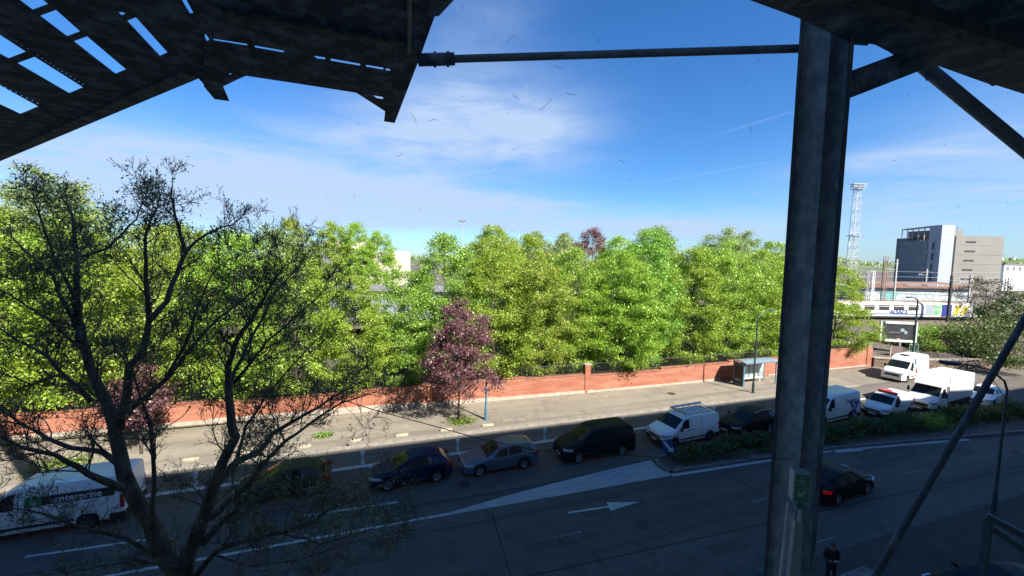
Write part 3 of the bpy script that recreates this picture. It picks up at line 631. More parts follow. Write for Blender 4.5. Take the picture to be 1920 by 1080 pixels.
HIGHVAN = dict(BIGVAN, top=[(0, .95), (.05, 1.10), (.3, 1.20), (.85, 1.32), (1.0, 1.38), (1.75, 2.0), (2.05, 2.32), (2.5, 2.52), (3.2, 2.58), (5.6, 2.56), (5.82, 2.52), (5.9, 2.4)], wind=(1.02, 1.8), bumper=(.28, .6, 'paint'))
SMALLVAN = dict(VAN, L=4.4, top=[(0, .78), (.05, .92), (.3, 1.02), (.85, 1.13), (1.0, 1.18), (1.65, 1.64), (1.95, 1.76), (2.4, 1.80), (4.2, 1.78), (4.36, 1.74), (4.4, 1.66)], belt=[(0, .72), (.3, .88), (.9, 1.03), (1.6, 1.1), (4.4, 1.1)],
    w=[(0, .68), (.06, .79), (.2, .86), (.55, .90), (1, .91), (4.2, .91), (4.36, .89), (4.4, .86)], wt=[(0, .58), (.35, .74), (.9, .80), (1.65, .74), (2.4, .74), (4.4, .74)], wheels=(.85, 3.6), wr=.315, wind=(1.02, 1.7), seams=(1.15, 2.2))
SEDAN = dict(ESTATE, L=4.5, top=[(0, .60), (.06, .72), (.5, .86), (1.1, .97), (1.25, 1.02), (2.0, 1.40), (2.5, 1.47), (3.0, 1.46), (3.6, 1.34), (4.1, 1.08), (4.4, 1.02), (4.5, .8)], rear=(3.55, 4.05), wind=(1.27, 2.06), side_windows=[(1.6, 2.5, 2.1, 2.52), (2.6, 3.45, 2.62, 3.25)], seams=(1.4, 2.55), rails=None,
    w=[(0, .58), (.06, .70), (.2, .80), (.6, .88), (1, .9), (3.7, .9), (4.2, .86), (4.4, .78), (4.5, .68)], belt=[(0, .55), (.3, .68), (1.2, .88), (2.2, .93), (3.8, .99), (4.3, .95), (4.5, .7)], wt=[(0, .5), (.4, .70), (1.2, .76), (2.0, .62), (3.0, .60), (3.8, .62), (4.5, .58)], wheels=(.88, 3.52), tail=(.72, .9, .35), fin=3.2)

GQ = 'vehicles queueing along the median'
PI = math.pi
def sideM(S, x, z, off=.012, sx=1):            # text on the side that faces the viewer (local +y), reading towards the tail
    return Matrix.Translation((S.X(x), S.side(x, z)+off, z)) @ Matrix.Rotation(PI, 4, 'Z') @ Matrix.Rotation(PI/2, 4, 'X')
def decal(S, x0, x1, z0, z1, name, m_, root, n=8, x0t=None, x1t=None, off=.008): return shell(side_patch(S, x0, x1, x0 if x0t is None else x0t, x1 if x1t is None else x1t, zabs=(z0, z1), n=n, off=off), .006, (0, -1, 0)).build(name, m_, root)

# white rental van behind the big bare tree
v, S = vehicle('delivery_van', 'white delivery van with black band and green square reading enterprise, behind the bare tree', 'van', BIGVAN, M['white'], (-14.4, 23.1, 0), PI+R(2), GQ, style='cover')
decal(S, 2.55, 5.6, 1.42, 1.80, 'name_band', M['blk'], v, 12, off=.01); decal(S, 2.55, 3.1, 1.40, 1.82, 'logo_square', M['greenbox'], v, off=.018)
text_mesh('enterprise', .40, M['wht'], v, sideM(S, 4.32, 1.60, .02)@Matrix.Rotation(R(-7), 4, 'X'), bold=.006); text_mesh('e', .46, M['wht'], v, sideM(S, 2.83, 1.62, .028)@Matrix.Rotation(R(-7), 4, 'X'), bold=.008)
decal(S, 3.2, 5.0, .75, .79, 'side_crease', M['wht'], v)
v, S = vehicle('gold_hatchback', 'bronze gold car with a lit red rear light, half hidden by bare branches', 'car', dict(HATCH, L=4.4), M['gold'], (-4.95, 22.9, 0), PI+R(1), GQ)
b = MB(); b.ball((-2.13, .66, .86), (.05, .07, .05)); b.build('brake_lamp', mat('lit brake lamp', (.5, .02, .01), .3, emis=(1, .05, .03, .6)), v, smooth=True)
vehicle('navy_hatchback', 'dark navy hatchback with bright white headlights and silver wheels', 'car', HATCH, M['navy'], (1.45, 22.35, 0), PI+R(3), GQ)
vehicle('silver_estate', 'silver blue estate car with roof rails, between the navy and black vehicles', 'car', ESTATE, M['silver'], (6.6, 22.35, 0), PI+R(2), GQ, style='alloy5')
vehicle('black_people_carrier', 'long black people carrier van with dark side windows', 'van', MPV, M['black'], (12.95, 22.15, 0), PI+R(2), GQ)
v, S = vehicle('panel_van', 'white panel van with ladder rack on the roof and black front bumper', 'van', VAN, M['white'], (20.0, 22.25, 0), PI+R(4), GQ, style='cover')
b = MB()
for sg in (1, -1): b.tube([(S.X(1.95), sg*.68, 2.02), (S.X(4.8), sg*.68, 2.02)], .025, 6)
for x in (2.0, 2.55, 3.1, 3.65, 4.2, 4.75):
    b.tube([(S.X(x), -.68, 2.02), (S.X(x), .68, 2.02)], .02, 6)
    for sg in (1, -1): b.tube([(S.X(x), sg*.68, 2.03), (S.X(x), sg*.72, 1.84)], .018, 5)
for y in (-.35, 0, .35): b.tube([(S.X(2.0), y, 2.03), (S.X(4.75), y, 2.03)], .014, 5)
b.box((S.X(2.0)-.03, -.7, 2.03), (S.X(2.0)+.03, .7, 2.16)); b.build('roof_rack', M['galv'], v)
b = MB(); b.tube([(S.X(2.1), -.6, 2.13), (S.X(4.7), -.6, 2.13)], .07, 10); b.build('pipe_carrier', M['wht'], v, smooth=40)
vehicle('black_suv', 'black sport utility car with silver roof rails beside the hedge and the steel column', 'car', SUV, M['black'], (25.6, 22.0, 0), PI+R(5), GQ)
v, S = vehicle('blue_logo_van', 'white van with dark blue figure logo, partly behind the steel column', 'van', dict(BIGVAN, L=5.6, wheels=(.95, 4.4)), M['white'], (33.6, 21.9, 0), PI+R(5), GQ, style='cover')
text_mesh('ORDETE', .30, M['bluep'], v, sideM(S, 4.55, 1.62, .02)@Matrix.Rotation(R(-7), 4, 'X'), bold=.004)
b = MB()
for pts in ([(-.62, .62), (-.38, .62), (-.05, .16), (-.22, -.02)], [(.62, .72), (.36, .66), (.02, .16), (.22, .0)], [(-.22, .0), (.22, .0), (.34, -.40), (.06, -.42), (0, -.12), (-.1, -.42), (-.38, -.40)]):
    b.prism([(S.X(4.75)-p, S.side(4.75, .95)+.006, .95+q) for p, q in pts], (0, .006, 0))
b.ball((S.X(4.75)-.12, S.side(4.75, 1.3)+.004, 1.55-.1), (.13, .012, .13)); b.build('figure_emblem', M['bluep'], v)
b = MB(); b.prism([(S.X(3.85)-p, S.side(3.85, 1.65)+.006, 1.62+q) for p, q in ((-.15, -.22), (-.08, -.22), (.0, .0), (.08, -.22), (.15, -.22), (.03, .1), (-.03, .1))], (0, .006, 0)); b.ball((S.X(3.85), S.side(3.85, 1.8), 1.80), (.06, .012, .06)); b.build('small_emblem', M['bluep'], v)
v, S = vehicle('small_van', 'small white van with a red warning board on its roof', 'van', SMALLVAN, M['white'], (39.9, 21.25, 0), PI+R(6), GQ, style='cover')
b = MB(); b.box((S.X(2.2)-.1, -.62, 1.80), (S.X(2.2)+.1, .62, 1.98)); b.box((S.X(3.3), -.5, 1.80), (S.X(2.4), -.1, 1.85)); b.build('warning_board', M['red'], v)
b = MB()
for x, z in ((3.75, .95), (4.0, 1.02)): b.box((S.X(x)-.09, S.side(x, z), z-.09), (S.X(x)+.09, S.side(x, z)+.01, z+.09))
b.build('red_mark', M['red'], v)
# box truck: van nose, separate cargo box with a wind deflector
tl = dict(BIGVAN, L=2.35, top=[(0, 1.0), (.05, 1.16), (.3, 1.28), (.8, 1.42), (.95, 1.5), (1.55, 2.1), (1.8, 2.22), (2.35, 2.26)], w=[(0, .80), (.06, .90), (.2, .96), (.55, 1.0), (2.35, 1.0)], wt=[(0, .65), (.35, .82), (.9, .93), (1.55, .88), (2.35, .88)], belt=[(0, .95), (.3, 1.12), (.85, 1.3), (2.35, 1.36)],
    wheels=(1.0, 9), wind=(.98, 1.62), side_windows=[(1.25, 2.1, 1.6, 2.12)], seams=(1.15, 2.2), handles=(2.0,), rub=None, tail=(.5, .6, .05))
trk = thing('box_truck', 'white box truck with tall cargo body and sloping wind deflector', 'truck', (46.3, 21.1, 0), PI+R(6), GQ); S = Shape(tl); OX = 2.2
sub = []
def offs(o): o.location.x += OX; return o
offs(body_mesh(S, M['white'], trk, name='cab'))
offs(shell(top_patch(S, 1.66, .98, .04), -.02, (-.3, 0, 1)).build('windscreen', M['glass'], trk, smooth=30))
for sg in (1, -1):
    offs(shell(side_patch(S, 1.25, 2.1, 1.62, 2.12, sgn=sg), .012, (0, -sg, 0)).build('side_window', M['glass'], trk))
    offs(strip(S, .45, 0, .92, 1.12, sg, True, flat=.12).build('headlight', M['lamp'], trk))
    b = MB(); b.ball((S.X(1.35), sg*1.2, 1.62), (.08, .1, .22)); b.tube([(S.X(1.4), sg*.95, 1.5), (S.X(1.35), sg*1.18, 1.55)], .025, 6); offs(b.build('wing_mirror', M['trim'], trk, smooth=True))
b = MB(); b.box((S.L/2-.03, -.62, .66), (S.L/2+.014, .62, .92)); offs(b.build('grille', M['trim'], trk))
b = MB()
for sg in (1, -1): q = strip(S, .5, 0, .3, .62, sg, True, proud=.03, flat=.799); b.add(q.v, q.f)
offs(b.build('bumper', M['trim'], trk)); b = MB(); b.box((S.L/2+.02, -.26, .42), (S.L/2+.045, .26, .53)); offs(b.build('number_plate', M['plate'], trk))
x1, x0 = OX-S.L/2+.02, OX-S.L/2-4.5
b = MB(); b.box((x0, -1.08, .95), (x1, 1.08, 3.0)); q = b.build('cargo_box', mat('box panel white', (.66, .67, .68), .5, var=.06, scale=.6), trk)
md = q.modifiers.new('round', 'BEVEL'); md.width = .04; md.segments = 2
b = MB(); b.box((x0, -.45, .55), (x1+.2, .45, .93)); b.box((x0+.2, .8, .5), (x1-1.2, 1.02, .9)); b.build('chassis', M['trim'], trk)
b = MB()
b.prism([(x1+.01, -1.0, 2.2), (x1+.01, -1.0, 2.98), (x1+.35, -.92, 2.9), (x1+1.05, -.8, 2.34), (x1+1.1, -.8, 2.22)], (0, .0, 0)) if False else b.add([(x1+.01, -1.02, 2.24), (x1+.01, 1.02, 2.24), (x1+.01, 1.02, 2.97), (x1+.01, -1.02, 2.97), (x1+1.1, -.82, 2.27), (x1+1.1, .82, 2.27), (x1+.45, .93, 2.86), (x1+.45, -.93, 2.86)], [(0, 1, 2, 3), (4, 7, 6, 5), (0, 4, 5, 1), (1, 5, 6, 2), (2, 6, 7, 3), (3, 7, 4, 0)])
b.build('wind_deflector', M['white'], trk)
for xw in (S.X(1.0)+OX, x0+1.3):
    for sg in (1, -1): wheel(trk, xw, sg*.86, .36, sg, 'cover')
vehicle('white_hatchback', 'white hatchback at the right end of the queue, behind the box truck', 'car', HATCH, M['white'], (52.3, 20.6, 0), PI+R(8), GQ)
v, S = vehicle('high_roof_van', 'white high roof van with blue bar and red side stripe, standing apart in the sun', 'van', HIGHVAN, M['white'], (54.6, 27.75, 0), PI+R(8), None, style='cover')
decal(S, 2.45, 2.85, 1.75, 2.4, 'blue_bar', M['bluep'], v, off=.012); decal(S, .8, 5.85, .86, .93, 'red_stripe', M['red'], v, 14, off=.02); decal(S, 2.5, 2.95, .93, 1.3, 'red_square', M['red'], v, off=.012)
b = MB(); b.box((S.X(2.9), -.35, 2.56), (S.X(2.5), .35, 2.62)); b.build('roof_hatch', M['trim'], v); decal(S, 4.0, 5.2, 1.78, 1.84, 'grey_line', M['galv'], v)
vehicle('black_sedan', 'black car with a lit rear light driving right, half hidden by the steel column', 'car', SEDAN, M['black'], (23.55, 14.55, 0), R(5), None, lit_tail=True)
vehicle('dark_parked_car', 'dark car with blue tinted windscreen cut off by the lower right corner', 'car', dict(HATCH), M['black'], (20.9, 7.3, .13), PI+R(-18), None)

# ------------------------------------------------------------------ trees
def crown_points(rng, H, base, rad, n_cl, per, cl=(.55, 1.0), shape=.45, lobes=.22, flat=.6, core=.35):
    ph = rng.uniform(0, 6.28, 6); C = []; cent = []
    while len(cent) < n_cl:
        u = rng.uniform(0, 1); z = base+(H-base)*u
        prof = math.sin(math.pi*min(1, (u/shape)*.5 if u < shape else .5+.5*(u-shape)/(1-shape)))**.62
        a = rng.uniform(0, 6.283); rr = rad*prof*(1+lobes*(math.sin(2*a+ph[0]+3*u)+.7*math.sin(3*a+ph[1]-5*u)+.6*math.sin(9*u+ph[2]+a)))
        if rng.uniform() > prof+.08: continue
        r = rr*math.sqrt(rng.uniform(core**2, 1)); cent.append((r*math.cos(a), r*math.sin(a), z))
    cent = np.array(cent)
    for c in cent:
        s = rng.uniform(*cl); k = max(6, int(per*rng.uniform(.5, 1.4)*s/.78)); d = rng.normal(size=(k, 3))*s*.5; d[:, 2] *= flat; C.append(c+d)
    return np.concatenate(C), cent
def limbs(rng, cent, H, base, r0_, lean=0.0, every=5):
    b = MB(); top = H*.86; n = 7
    tr = [Vector((lean*(i/n)**2+rng.normal()*.05*i/n, rng.normal()*.06*i/n*2, -.3+(top+.3)*i/n)) for i in range(n+1)]
    b.tube(tr, [r0_*(1-.88*i/n)*(1.25 if i == 0 else 1) for i in range(n+1)], 8)
    for c in cent[::every]:
        c = Vector(c); z0 = max(base*.55, c.z-np.hypot(c.x, c.y)*.85-.3); z0 = min(z0, top*.95); f = (z0+.3)/(top+.3)*n; i = int(min(n-1, max(0, f))); p = tr[i].lerp(tr[i+1], min(1, f-i)); rr = r0_*(1-.88*f/n)*.45
        mid = p.lerp(c, .5)+Vector((rng.normal()*.12, rng.normal()*.12, .25)); b.tube([p, p.lerp(mid, .5)+Vector((0, 0, -.03)), mid, mid.lerp(c, .6), c], [rr, rr*.75, rr*.5, rr*.3, .012], 5, cap=False)
    return b
def tree(name, label, cat, loc, seed, H, base, rad, leaf, lm, group=None, n_cl=110, per=150, r0_=.17, bark='bark2', up=.5, **kw):
    rng = np.random.default_rng(seed); t = thing(name, label, cat, loc, rng.uniform(0, 6), group)
    P, cent = crown_points(rng, H, base, rad, n_cl, per, **kw)
    quads('crown', leaf_quads(rng, P, leaf, up), lm, t); limbs(rng, cent, H, base, r0_).build('trunk', M[bark], t, smooth=True)
    return t
def again(t, label, loc, rz, s, mat_=None):
    c = copy_tree(t); c.location = loc; c.rotation_euler = (0, 0, rz); c.scale = s if hasattr(s, '__len__') else (s, s, s); c['label'] = label
    if mat_ is not None:
        for ch in c.children:
            if ch.name.startswith('crown'): sl = ch.material_slots[0]; sl.link = 'OBJECT'; sl.material = mat_
    return c
G1 = 'front row of trees behind the brick wall'
protos = [tree('lime_tree', 'x', 'tree', (0, 0, -50), 11+i, 14.0, 1.25, 4.3, .145, M['lime'], G1, n_cl=240, per=240, shape=.33, lobes=.16, core=.45, cl=(.5, .9)) for i in range(3)]
protos += [tree('lime_tree', 'x', 'tree', (0, 0, -50), 31+i, 14.0, 1.25, 4.2, .15, M['green'], G1, n_cl=230, per=240, shape=.36, lobes=.16, core=.45, cl=(.5, .9)) for i in range(2)]
ref = {'s': 'bus shelter', 'p': 'purple plum tree', 'b': 'big bare tree'}
front = [  # x, y, height scale, proto, material, label
    (-31.0, 35.8, 1.1, 0, 'lime', 'tall bright lime green tree behind the wall at the far left end of the row'),
    (-25.5, 35.1, 1.12, 1, 'lime', 'bright lime green tree behind the wall, second from the left end of the row'),
    (-20.5, 35.5, 1.08, 2, 'lime', 'bright lime tree behind the wall and behind the white delivery van'),
    (-15.5, 34.7, 1.02, 0, 'yellow', 'yellow green tree behind the wall, seen through the crown of the bare tree'),
    (-10.6, 35.2, 1.00, 1, 'lime', 'lime green tree behind the wall, just right of the trunks of the bare tree'),
    (-6.6, 34.9, .93, 2, 'yellow', 'lower yellow green tree behind the wall, above the gold car'),
    (-2.2, 34.3, .76, 3, 'lime', 'short lime green tree behind the wall, in front of the pale building gap'),
    (1.8, 35.3, .80, 0, 'green', 'short fresh green tree behind the wall, left of the purple plum tree'),
    (5.4, 36.5, 1.02, 4, 'green', 'taller fresh green tree rising directly behind the purple plum tree'),
    (9.6, 34.6, .93, 1, 'lime', 'lime tree behind the wall, just right of the purple plum tree'),
    (13.9, 34.7, .93, 2, 'yellow', 'yellowish tree behind the wall, second right of the purple plum tree'),
    (18.0, 35.5, .96, 0, 'lime', 'lime tree behind the tall brick pier of the wall'),
    (22.6, 34.3, .94, 4, 'lime', 'lime tree behind the wall, first right of the tall brick pier'),
    (26.8, 35.7, 1.10, 3, 'green', 'tallest deep green tree in the front row, its dark trunk showing low down'),
    (31.6, 34.5, .98, 1, 'lime', 'lime tree behind the wall, left of the bus shelter'),
    (36.2, 35.3, 1.06, 2, 'yellow', 'broad yellow green tree behind the wall, directly behind the bus shelter'),
    (41.2, 34.6, .98, 0, 'lime', 'lime tree behind the wall, just left of the steel column'),
    (46.8, 35.1, .96, 4, 'yellow', 'yellow green tree behind the wall, hidden by the steel column'),
    (52.6, 33.9, .86, 1, 'lime', 'last lime tree of the row, at the right end of the brick wall')]
used = set(); rnd = random.Random(7)
for (x, y, s, k, mm, lab) in front:
    s2 = (s*rnd.uniform(.92, 1.08), s*rnd.uniform(.92, 1.08), s)
    if k not in used:
        used.add(k); t = protos[k]; t.location = (x, y, .2); t.scale = s2; t['label'] = lab
        for ch in t.children:
            if ch.name.startswith('crown'): sl = ch.material_slots[0]; sl.link = 'OBJECT'; sl.material = M[mm]
    else: again(protos[k], lab, (x, y, .2), rnd.uniform(0, 6), s2, M[mm])
G2 = 'second row of trees in the park'
for i, (x, y, s, k, mm, lab) in enumerate([
    (-30, 50, 1.45, 2, 'pale', 'pale hazy tree top rising at the left edge behind the front row'),
    (-19, 48, 1.08, 3, 'yellow', 'tall yellow green tree behind the left half of the bare tree'),
    (-11, 49, 1.08, 1, 'pale', 'greyish green tree top behind the right half of the bare tree'),
    (12.5, 46, 1.16, 2, 'yellow', 'yellowish domed tree top standing above the purple plum tree and the row'),
    (22, 47, 1.06, 3, 'pale', 'dull green tree top behind the tall brick pier'),
    (35.5, 46, 1.2, 1, 'green', 'green tree top behind the row above the bus shelter'),
    (17, 46.5, 1.08, 4, 'lime', 'lime tree top behind the row, right of the domed yellowish one'), (30, 46.5, 1.1, 0, 'lime', 'lime tree top behind the row, just right of the tallest deep green tree'),
    (47, 46, 1.24, 2, 'pale', 'pale thin tree top behind the row, left of the steel column'),
    (56, 45, 1.1, 0, 'lime', 'lime tree at the far corner of the park, right of the steel column')]):
    again(protos[k], lab, (x, y, .2), rnd.uniform(0, 6), (s, s, s), M[mm])['group'] = G2
G3 = 'distant trees beyond the park'
for i, (px, py, dep, mm, k, lab) in enumerate([
    (622, 418, 78, 'lime', 3, 'distant lime tree top in front of the cream building, left one'), (668, 421, 80, 'lime', 4, 'distant lime tree top in front of the cream building, middle one'),
    (708, 436, 80, 'lime', 3, 'distant lime tree top in front of the cream building, right one'), (545, 410, 78, 'yellow', 1, 'distant yellow tree top just left of the cream building'),
    (930, 428, 85, 'yellow', 4, 'distant pointed yellow green tree top near the thin mast'), (1005, 436, 88, 'pale', 3, 'distant grey green round tree top, left of the dark red one'),
    (1060, 440, 90, 'pale', 4, 'distant grey green tree top next to the dark red one'), (1112, 430, 80, 'plum', 1, 'distant dark red tree top above the green row'), (1400, 436, 84, 'pale', 3, 'distant sparse tree top left of the steel column')]):
    p = at(px, py, dep); s = (p.z+.2)/14.0; again(protos[k], lab, (p.x, p.y, 0), rnd.uniform(0, 6), (s*.85, s*.85, s), M[mm])['group'] = G3
# dark understorey behind the railing, plants one cannot count
rng = np.random.default_rng(5); X_ = rng.uniform(-45, 55, 26000); Cc = np.stack([X_, 34.6+rng.gamma(1.6, 1.3, 26000), rng.uniform(.3, 1, 26000)*(1.6+.9*np.sin(X_*.7)+.5*np.sin(X_*1.9))], 1)
tag(quads('undergrowth', leaf_quads(rng, Cc, .2, .3), M['darkleaf']), kind='stuff')

# purple plum trees on the pavement
def plum(name, label, loc, seed, H, base, rad, n_cl):
    return tree(name, label, 'tree', loc, seed, H, base, rad, .135, M['plum'], None, n_cl=n_cl, per=210, r0_=.085, lobes=.26, shape=.27, cl=(.4, .75))
t = plum('plum_tree', 'purple leaved plum tree on a thin trunk, on the sunny pavement by a blue post', (5.36, 28.95, .13), 3, 9.3, 2.1, 2.75, 125); t.rotation_euler = (0, 0, 2.1)
plum('plum_tree', 'purple plum tree on the pavement behind the branches of the bare tree', (-14.2, 29.6, .13), 8, 5.4, 1.9, 1.6, 50)
rng = np.random.default_rng(9)
def tuft(label, c, r, n, h=.25):
    P = np.stack([c[0]+rng.normal(size=n)*r, c[1]+rng.normal(size=n)*r*.6, c[2]+rng.uniform(0, h, n)], 1)
    tag(quads('grass_tuft', leaf_quads(rng, P, .16, -.2, .3), M['grass']), label, 'grass', kind='thing')
tuft('bright grass tuft round the foot of the purple plum tree', (5.6, 28.85, .14), .5, 900)
tuft('small bright grass tuft on the pavement right of the bare tree', (-3.9, 29.1, .14), .3, 400)
tuft('long grass tuft on the pavement at the far left', (-17.5, 28.9, .14), .8, 900, .4)

# ------------------------------------------------------------------ the big nearly bare tree in front
def P2(p):
    d = Vector(p)-CP; z = d.dot(fwd); return 960+F*d.dot(rgt)/z, 540-F*d.dot(upv)/z
TY = 10.6
LIMBS = [  # pixel path, start/end width in pixels, sideways drift towards/away from the viewer (m)
    ([(345, 1079), (311, 1044), (284, 982), (255, 938), (231, 889), (219, 822), (207, 775), (191, 735), (169, 689), (155, 635), (147, 600), (143, 540), (143, 487), (140, 423), (133, 400), (118, 372)], 62, 5, .6),
    ([(345, 1079), (352, 1040), (364, 1009), (387, 955), (400, 911), (418, 867), (440, 822), (431, 769), (427, 689), (440, 640), (473, 600), (493, 560), (517, 520), (547, 490)], 56, 3, -.6),
    ([(222, 800), (235, 747), (242, 689), (267, 658), (280, 600), (277, 557), (273, 513), (273, 440), (283, 410), (298, 388)], 30, 4, -.9),
    ([(280, 600), (313, 563), (333, 513), (347, 473), (367, 453), (400, 432), (433, 420), (455, 405)], 20, 3, .5),
    ([(347, 473), (333, 423), (324, 385), (321, 355), (322, 338)], 13, 2, -.2),
    ([(240, 775), (275, 742), (311, 711), (355, 658), (391, 613), (440, 572), (485, 540), (560, 505)], 20, 3, 1.2),
    ([(400, 911), (444, 867), (484, 849), (511, 813), (569, 778), (622, 747), (680, 715)], 28, 3, 1.0),
    ([(395, 970), (431, 938), (467, 911), (489, 876), (520, 840), (578, 796), (640, 755), (700, 735)], 24, 3, -1.2),
    ([(381, 1014), (416, 980), (450, 952), (492, 930)], 24, 7, -.8),
    ([(370, 1079), (408, 1030), (458, 1015), (529, 997), (593, 975), (627, 952), (683, 929), (720, 905)], 20, 3, -1.6),
    ([(236, 880), (196, 849), (133, 840), (89, 822), (44, 796), (-20, 755)], 22, 5, .8),
    ([(228, 915), (164, 889), (102, 853), (44, 840), (-20, 810)], 26, 6, -.8),
    ([(173, 751), (124, 707), (76, 658), (27, 636), (-25, 600)], 17, 4, .8),
    ([(286, 990), (287, 950), (289, 867), (282, 796), (267, 756), (253, 711), (232, 660)], 18, 4, -.9),
    ([(293, 1046), (233, 1007), (181, 997), (130, 981), (78, 961), (10, 950)], 17, 3, -1.2),
    ([(150, 640), (143, 607), (110, 547), (97, 513), (67, 487), (20, 447)], 19, 4, 1.0),
    ([(157, 480), (200, 467), (233, 433), (255, 413), (270, 380)], 11, 3, -.7),
    ([(311, 711), (350, 640), (377, 563), (400, 513), (427, 487), (480, 467)], 11, 2, -1.0),
    ([(427, 720), (455, 670), (473, 633), (493, 590), (517, 547), (547, 513), (580, 470)], 14, 2, .9),
    ([(440, 720), (500, 640), (550, 597), (583, 570), (612, 540)], 12, 2, -.5),
    ([(444, 867), (460, 800), (500, 740), (545, 690), (590, 640), (640, 600)], 12, 2, .4),
    ([(143, 560), (105, 490), (85, 430), (72, 395), (62, 372)], 12, 3, -.4), ([(120, 700), (60, 720), (0, 700)], 10, 3, -.5), ([(160, 660), (90, 600), (30, 560), (-20, 530)], 12, 3, .5),
    ([(345, 1079), (330, 1062), (255, 1050), (190, 1062), (120, 1075)], 10, 2, -1.5), ([(400, 1040), (470, 1060), (560, 1050), (650, 1020), (740, 1000)], 9, 2, -2.0), ([(529, 997), (600, 1020), (680, 1000), (760, 960)], 8, 2, -.8)]
root_p = Vector((-4.05, TY, .13))
bt = thing('bare_tree', 'big spreading street tree with dark almost bare branches, close to the viewer', 'tree', root_p)
rt = random.Random(21); wood = MB(); tips = []
def wobble(s): return Vector((rt.gauss(0, s), rt.gauss(0, s), rt.gauss(0, s)))
def twig(p, d, L, r, lev):
    n = 4 if lev < 3 else 3; pts = [p]; d = d.normalized(); dirs = []
    for i in range(n):
        d = (d+wobble(.22)+Vector((0, 0, .10))).normalized(); pts.append(pts[-1]+d*(L/n)); dirs.append(d)
    wood.tube([q-root_p for q in pts], [max(.0038, r*(1-.7*i/n)) for i in range(n+1)], 5 if r > .012 else 3, cap=False)
    if lev >= 2: tips.append(pts[-1]); tips.append(pts[n//2])
    if lev < 4 and L > .16:
        k = {1: 6, 2: 4, 3: 2}[lev]
        for j in range(k):
            f = rt.uniform(.25, 1.0)*n; i = min(n-1, int(f)); q = pts[i].lerp(pts[i+1], f-i); sd_ = dirs[i].cross(wobble(1)).normalized()
            twig(q, dirs[i]*.75+sd_*.75+Vector((0, 0, .12)), L*rt.uniform(.35, .62), r*.5, lev+1)
base_top = onY(345, 1079, TY)
wood.tube([Vector((0, 0, -.3)), Vector((.02, .05, 2.0)), (base_top-root_p)*.6+Vector((.05, 0, 0)), base_top-root_p-Vector((0, 0, .25)), base_top-root_p+Vector((.0, 0, .25))], [.36, .29, .25, .22, .12], 12)
for path, w0, w1, dr in LIMBS:
    k = len(path); y0 = TY+(0 if path[0][1] > 1000 else dr*.3); pts = []; rad = []
    # subdivide the traced path and let it wander out of its plane
    fine = []
    for a, c in zip(path[:-1], path[1:]):
        q = max(2, int(math.hypot(c[0]-a[0], c[1]-a[1])/22))
        for j in range(q): fine.append((a[0]+(c[0]-a[0])*j/q, a[1]+(c[1]-a[1])*j/q))
    fine.append(path[-1]); n = len(fine)
    for i, (px, py) in enumerate(fine):
        f = i/(n-1); p = onY(px+rt.gauss(0, 1.2), py+rt.gauss(0, 1.2), y0+dr*f*1.5); dep = (p-CP).dot(fwd); pts.append(p); rad.append(max(.006, (w0+(w1-w0)*f**.8)*.5*dep/F*.56))
    wood.tube([p-root_p for p in pts], rad, 9 if w0 > 25 else 7, cap=True)
    L_ = sum((pts[i+1]-pts[i]).length for i in range(n-1)); ns = int(L_/.165)
    for s_ in range(ns):
        f = rt.uniform(.12 if w0 > 40 else .05, 1.0)**.8*(n-1); i = min(n-2, int(f)); p = pts[i].lerp(pts[i+1], f-i); t_ = (pts[i+1]-pts[i]).normalized(); sd_ = t_.cross(wobble(1)).normalized(); frac = f/(n-1)
        low = 1.0 if P2(p)[1] < 900 else .7
        if frac < .45 and w0 > 40 and rt.random() < .55: continue
        twig(p, t_*.75+sd_*.9+Vector((0, 0, .2)), rt.uniform(.4, 1.55)*low*(1-.35*frac) if P2(p)[1] > 470 else rt.uniform(.25, .62), min(.016, rad[i]*.45), 1)
    for j in range(3): twig(pts[-1], (pts[-1]-pts[-3]).normalized()+wobble(.4), rt.uniform(.25, .45), min(.012, rad[-1]), 1)
wood.build('trunk', M['bark'], bt, smooth=True, fix=False)
def dens(px, py):
    g = lambda x, y, a, c: math.exp(-((px-x)/a)**2-((py-y)/c)**2)
    return .10+.8*g(120, 400, 150, 105)+.12*g(300, 370, 110, 70)+.45*g(60, 560, 110, 120)+.3*g(560, 560, 100, 100)+.55*g(520, 880, 110, 60)+.35*g(620, 960, 150, 80)+.25*g(420, 700, 150, 100)
rng = np.random.default_rng(77); LC = []
for p in tips:
    px, py = P2(p); dn = dens(px, py); k = rng.poisson(dn*1.5)
    for j in range(k): LC.append(np.array(p)+rng.normal(size=3)*(.05+.05*dn))
LC = np.array(LC)-np.array(root_p); quads('crown', leaf_quads(rng, LC, .05, .3, .45), M['sprout'], bt)
print('twig tips', len(tips), 'leaves', len(LC), 'wood faces', len(wood.f))

# ------------------------------------------------------------------ shrubs on the island, bushes on the railway bank
def shrub(name, label, loc, seed, r, h, lm, group, n=1500, leaf=.12, cat='shrub'):
    rng = np.random.default_rng(seed); t = thing(name, label, cat, loc, 0, group); k = 16
    ce = np.stack([rng.normal(size=k)*r[0]*.5, rng.normal(size=k)*r[1]*.5, rng.uniform(.2, .85, k)*h], 1); ce[:, 2] *= np.exp(-.35*((ce[:, 0]/r[0])**2+(ce[:, 1]/r[1])**2))
    P = np.concatenate([c+rng.normal(size=(n//k, 3))*np.array([.24*r[0], .24*r[1], .17*h]) for c in ce]); P = P[P[:, 2] > .02]
    quads('foliage', leaf_quads(rng, P, leaf, .5), lm, t); b = MB()
    for c in ce[:9]: b.tube([(0, 0, -.05), tuple(c*.5+rng.normal(size=3)*.05), tuple(c)], [.03, .018, .008], 4)
    b.build('stem', M['bark'], t); return t
G4 = 'shrubs of the median hedge'
def imid(x): return 19.75 if x < 24 else 19.75-(x-24)*.075
